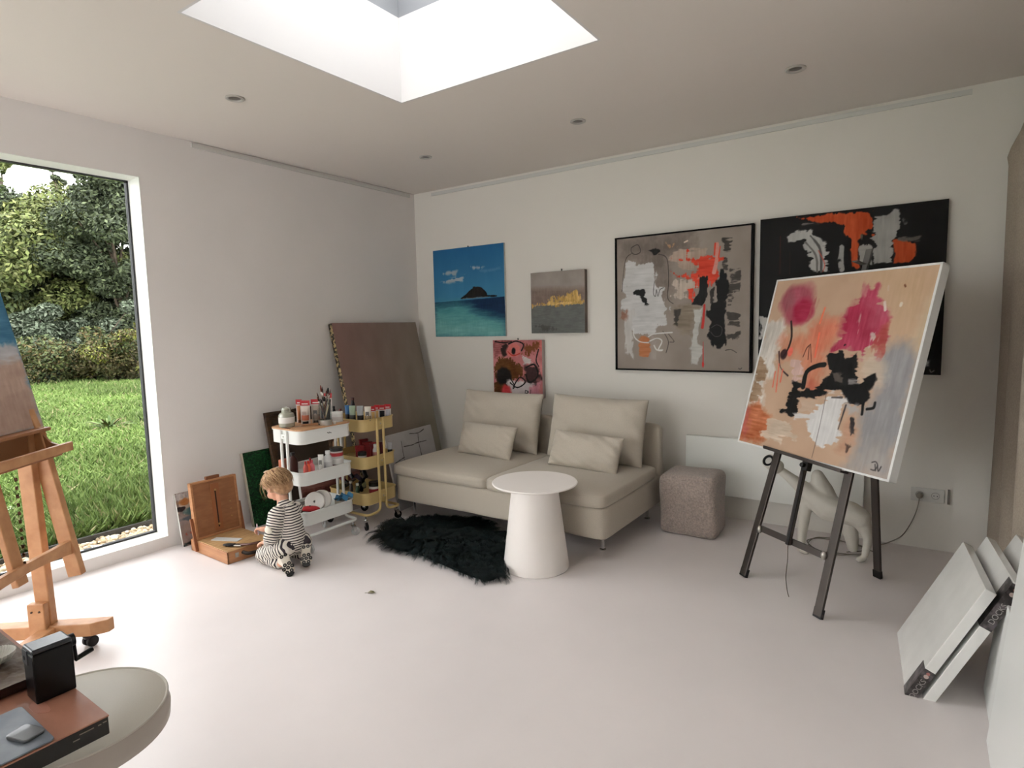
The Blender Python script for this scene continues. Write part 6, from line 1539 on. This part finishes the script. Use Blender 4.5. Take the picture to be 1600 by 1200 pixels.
def grass():
    R = np.random.RandomState(8); n = 190000
    # denser close to the window
    d = 5.1+23*R.rand(n)**1.7; th = R.uniform(-.30, .80, n)
    base = np.array([-.985, .17]); ang = math.atan2(.30, -.954)+.0
    x = -d*1.0; y = d*(.11+th*.62)-.2
    c = (vnoise(256, 14, 5, 3)); ix = np.clip(((x+30)/26*255).astype(int), 0, 255); iy = np.clip(((y+8)/26*255).astype(int), 0, 255); nn = c[iy, ix]
    tuft = np.clip((nn-.42)*4, 0, 1)
    h = R.uniform(.05, .12, n)*(1+1.0*tuft*R.rand(n)); w_ = R.uniform(.004, .009, n)*(1+d/14); a = R.uniform(0, 6.28, n)
    dx, dy = np.cos(a)*w_, np.sin(a)*w_; lx, ly = R.normal(0, .05, n), R.normal(0, .05, n)
    z0 = np.full(n, -.102)
    co = np.stack([np.c_[x-dx, y-dy, z0], np.c_[x+dx, y+dy, z0], np.c_[x+lx*.4+dx*.6, y+ly*.4+dy*.6, z0+h*.6], np.c_[x+lx, y+ly, z0+h]], 1).reshape(-1, 3)
    F = np.arange(4*n).reshape(n, 4)
    t_ = R.rand(n, 1); bright = np.clip(nn, 0, 1)[:, None]
    C = np.array([76, 98, 44])*(1-t_)+np.array([120, 138, 78])*t_; C = C*(.8+.45*(1-bright)); C[R.rand(n) < .05] = [150, 142, 104]
    o = fast_mesh('grass', co, F, np.repeat(C, 4, 0), vmat('blade', .7, 0, 10)); tag(o, 'rough green meadow grass beyond the gravel strip', 'grass', kind='stuff')
grass()
def leafmesh(name, blobs, n, size, pal, seed, parent, m='leafy'):
    """leaves scattered through ellipsoid clumps; blobs: (centre, radii, weight)"""
    R = np.random.RandomState(seed); W_ = np.array([b_[2] for b_ in blobs], float); W_ /= W_.sum(); k = R.choice(len(blobs), n, p=W_)
    C = np.array([b_[0][:] for b_ in blobs])[k]; Rd = np.array([b_[1] for b_ in blobs])[k]
    d = R.normal(size=(n, 3)); d /= np.linalg.norm(d, axis=1)[:, None]; r = R.uniform(.45, 1.05, (n, 1))**.55
    p = C+d*r*Rd
    nrm = d*.6+R.normal(size=(n, 3))*.6+np.array([0, 0, .5]); nrm /= np.linalg.norm(nrm, axis=1)[:, None]
    t1 = np.cross(nrm, R.normal(size=(n, 3))); t1 /= np.linalg.norm(t1, axis=1)[:, None]; t2 = np.cross(nrm, t1)
    s = R.uniform(.6, 1.25, (n, 1))*size
    co = np.stack([p-t1*s, p-t2*s*.45, p+t1*s, p+t2*s*.45], 1).reshape(-1, 3)
    pc = np.array(pal, float)[R.randint(len(pal), size=n)]*R.uniform(.75, 1.2, (n, 1))
    return fast_mesh(name, co, np.arange(4*n).reshape(n, 4), np.repeat(pc, 4, 0), vmat(m, .6, 0, 10), parent)
def tree(lb, px, d, H, cw, nb, n, size, pal, seed, grp, zlow=.15, cat='tree', name='tree', topw=.5, thin=False):
    rs = random.Random(seed); pos = ray_px(px, 560, d); pos.z = -.1
    t = thing(name, lb, cat, pos, 0, grp); n = int(n*2.1); size *= .62
    bl = []; br = []
    for i in range(nb):
        s = (i+.5)/nb; z = H*(zlow+(1-zlow)*s*.92); wf_ = cw*(math.sin(math.pi*min(.95, max(.12, .12+s*.85)))**.7)*(1 if s < .7 else topw+(1-topw)*(1-s)/.3)
        a = rs.uniform(0, 6.28); ro = rs.uniform(.25, .85)*wf_
        c = V3((math.cos(a)*ro, math.sin(a)*ro, z+rs.uniform(-.3, .3))); q = rs.uniform(.22, .42)*cw*(1.0 if not thin else .55)
        bl.append((c, (q*1.1, q*1.1, q*.72), q*q)); br.append(c)
    leafmesh('crown', bl, n, size, pal, seed, t)
    b = MB(); b.tube([(0, 0, 0), (rs.uniform(-.1, .1), .05, H*.3), (rs.uniform(-.2, .2), -.1, H*.6), (0, 0, H*.85)], [.02*H, .015*H, .009*H, .003*H], 8)
    for c in br[::max(1, nb//14)]: b.tube([(0, 0, max(.1, c.z*.55)), V3((c.x*.5, c.y*.5, c.z*.85)), c], [.008*H, .005*H, .002*H], 6)
    b.build('trunk', mat('bark', (86, 74, 62), .9, var=.2, scale=6), t, smooth=True)
GT_ = 'trees beyond the lawn'; GS_ = 'shrubs along the edge of the lawn'
PA = [(84, 94, 58), (68, 80, 48), (98, 106, 66), (62, 74, 46)]; PB = [(66, 74, 52), (54, 62, 44), (80, 88, 62)]; PC = [(106, 114, 66), (88, 98, 54), (120, 124, 76)]; PD = [(92, 102, 84), (76, 86, 68), (108, 116, 98)]
tree('dark leafy tree at the far left of the garden window', 18, 31, 7.4, 3.2, 22, 13000, .17, PB, 1, GT_)
tree('tall slender tree with loose top in the left part of the window', 30, 34, 9.6, 1.5, 20, 3600, .15, PC, 2, GT_, .35, thin=True)
tree('broad bright green tree in the middle of the garden view', 108, 29, 6.9, 3.1, 28, 18000, .16, PC, 3, GT_, .12)
tree('wispy young tree reaching above the others into the sky', 114, 33, 9.4, 1.1, 18, 2000, .14, PB, 4, GT_, .45, thin=True)
tree('tall dark tree at the right side of the garden window', 195, 27, 8.2, 2.3, 28, 15000, .15, PB, 5, GT_, .1)
tree('wispy sapling crown beside the tall dark tree', 150, 33, 8.9, 1.3, 16, 2400, .14, PA, 6, GT_, .45, thin=True)
tree('dark tree partly hidden by the right window reveal', 250, 28, 9.0, 3.0, 24, 12000, .17, PB, 7, GT_, .1)
tree('green tree hidden beyond the left window side', -60, 30, 8.4, 3.6, 24, 9000, .19, PA, 8, GT_, .1)
tree('low dark tree filling the gap between the two big crowns', 68, 30, 5.6, 2.6, 20, 11000, .16, PB, 9, GT_, .05)
tree('low dark tree under the tall right crown', 155, 30, 5.4, 2.8, 20, 11000, .16, PB, 10, GT_, .05)
def shrub(lb, px, d, H, cw, n, size, pal, seed, name='shrub'):
    rs = random.Random(seed); pos = ray_px(px, 560, d); pos.z = -.1; t = thing(name, lb, 'shrub', pos, 0, GS_); n = int(n*2); size *= .66
    bl = []
    for i in range(26):
        c = V3((rs.uniform(-1, 1)*cw, rs.uniform(-1, 1)*cw*.8, rs.uniform(.08, .95)*H*rs.uniform(.7, 1.05))); q = rs.uniform(.14, .42)*cw*.8
        bl.append((c, (q, q, min(q*.7, H*.35)), q))
    leafmesh('foliage', bl, n, size, pal, seed, t)
    b = MB()
    for c, r, w_ in bl[::2]: b.tube([(0, 0, 0), V3((c.x*.6, c.y*.6, c.z*.6)), c], [.03, .02, .008], 5)
    b.build('stems', MATS['bark'], t, smooth=True)
PE = [(74, 82, 48), (60, 70, 42), (86, 90, 52), (92, 80, 50)]
for k, a in enumerate((('pale grey-green elder bush left of the middle of the hedge', 50, 27, 2.6, 1.6, 5200, .13, PD), ('pale grey-green elder bush in the middle of the hedge', 115, 26, 2.7, 1.7, 6000, .13, PD), ('grey-green bush at the right end of the hedge', 175, 26, 2.5, 1.6, 5200, .13, PD),
                       ('low bramble at the left foot of the hedge', 25, 25, 1.3, 1.7, 6000, .09, PE), ('low bramble in the middle foot of the hedge', 85, 24.6, 1.25, 1.8, 7000, .09, PE), ('low bramble with brown stems right of the middle', 140, 24.3, 1.2, 1.7, 6500, .09, [(84, 82, 48), (70, 70, 40), (98, 88, 60)]),
                       ('yellow-spotted bush at the lower right of the garden view', 190, 23.5, 1.9, 1.4, 6500, .09, [(110, 112, 48), (78, 82, 44), (84, 72, 46)]), ('bush beside the right window reveal at the lawn edge', 232, 23.5, 2.1, 1.6, 5000, .1, PE), ('bush beyond the left side of the window', -40, 25, 2.0, 2.2, 4500, .12, PE))):
    shrub(*a, seed=30+k)
# weeds on the lawn
def weed(lb, x, y, r, h, n, pal, seed, size):
    t = thing('weed', lb, 'plant', (x, y, -.1), 0, 'broad-leaved weeds on the lawn'); R = random.Random(seed); co = []; F = []; C = []
    for i in range(n):
        a = R.uniform(0, 6.28); el = R.uniform(.25, 1.2); L = r*R.uniform(.6, 1.0); d = V3((math.cos(a)*math.cos(el), math.sin(a)*math.cos(el), math.sin(el)*h/r)); s = V3((-math.sin(a), math.cos(a), 0))*size
        i0 = len(co)
        for k in range(4):
            q = d*L*k/3+V3((0, 0, -.35*L*(k/3)**2)); w_ = (.35, 1.0, .8, .08)[k]; co += [(q-s*w_)[:], (q+s*w_)[:]]
        for k in range(3): F.append((i0+2*k, i0+2*k+1, i0+2*k+3, i0+2*k+2))
        c = np.array(pal[R.randrange(len(pal))])*R.uniform(.85, 1.1); C += [c]*8
    fast_mesh('leaves', np.array(co), np.array(F), np.array(C), MATS['blade'], t)
weed('broad-leaved dock plant in the middle of the lawn', -7.283, 2.509, .26, .16, 16, [(112, 150, 74), (150, 174, 110)], 1, .035)
weed('pale broad-leaved plant on the lawn near the wooden easel', -6.42, 1.76, .34, .22, 26, [(126, 156, 90), (184, 198, 156)], 2, .045)
weed('dark tufted weed further out on the lawn', -10.7, 4.11, .65, .5, 70, [(72, 96, 44), (96, 112, 60), (110, 94, 62)], 3, .02)
weed('small tufted weed beside the gravel edging', -5.35, 2.0, .22, .18, 40, [(96, 136, 52), (130, 160, 80)], 4, .012)
weed('leafy weed by the gravel under the window', -5.25, 2.35, .25, .2, 40, [(96, 130, 56), (126, 152, 84)], 5, .016)
p = ray_px(67, 590, 24.5)
b = MB(); b.cyl((0, 0, -.1), (0, 0, .55), .05, seg=12); b.lathe([(.05, .55), (.03, .60), (0, .61)], seg=12)
o = b.build('marker_post', mat('post_white', (214, 214, 208), .6), smooth='auto'); o.location = p; tag(o, 'small white marker post at the foot of the hedge', 'post')
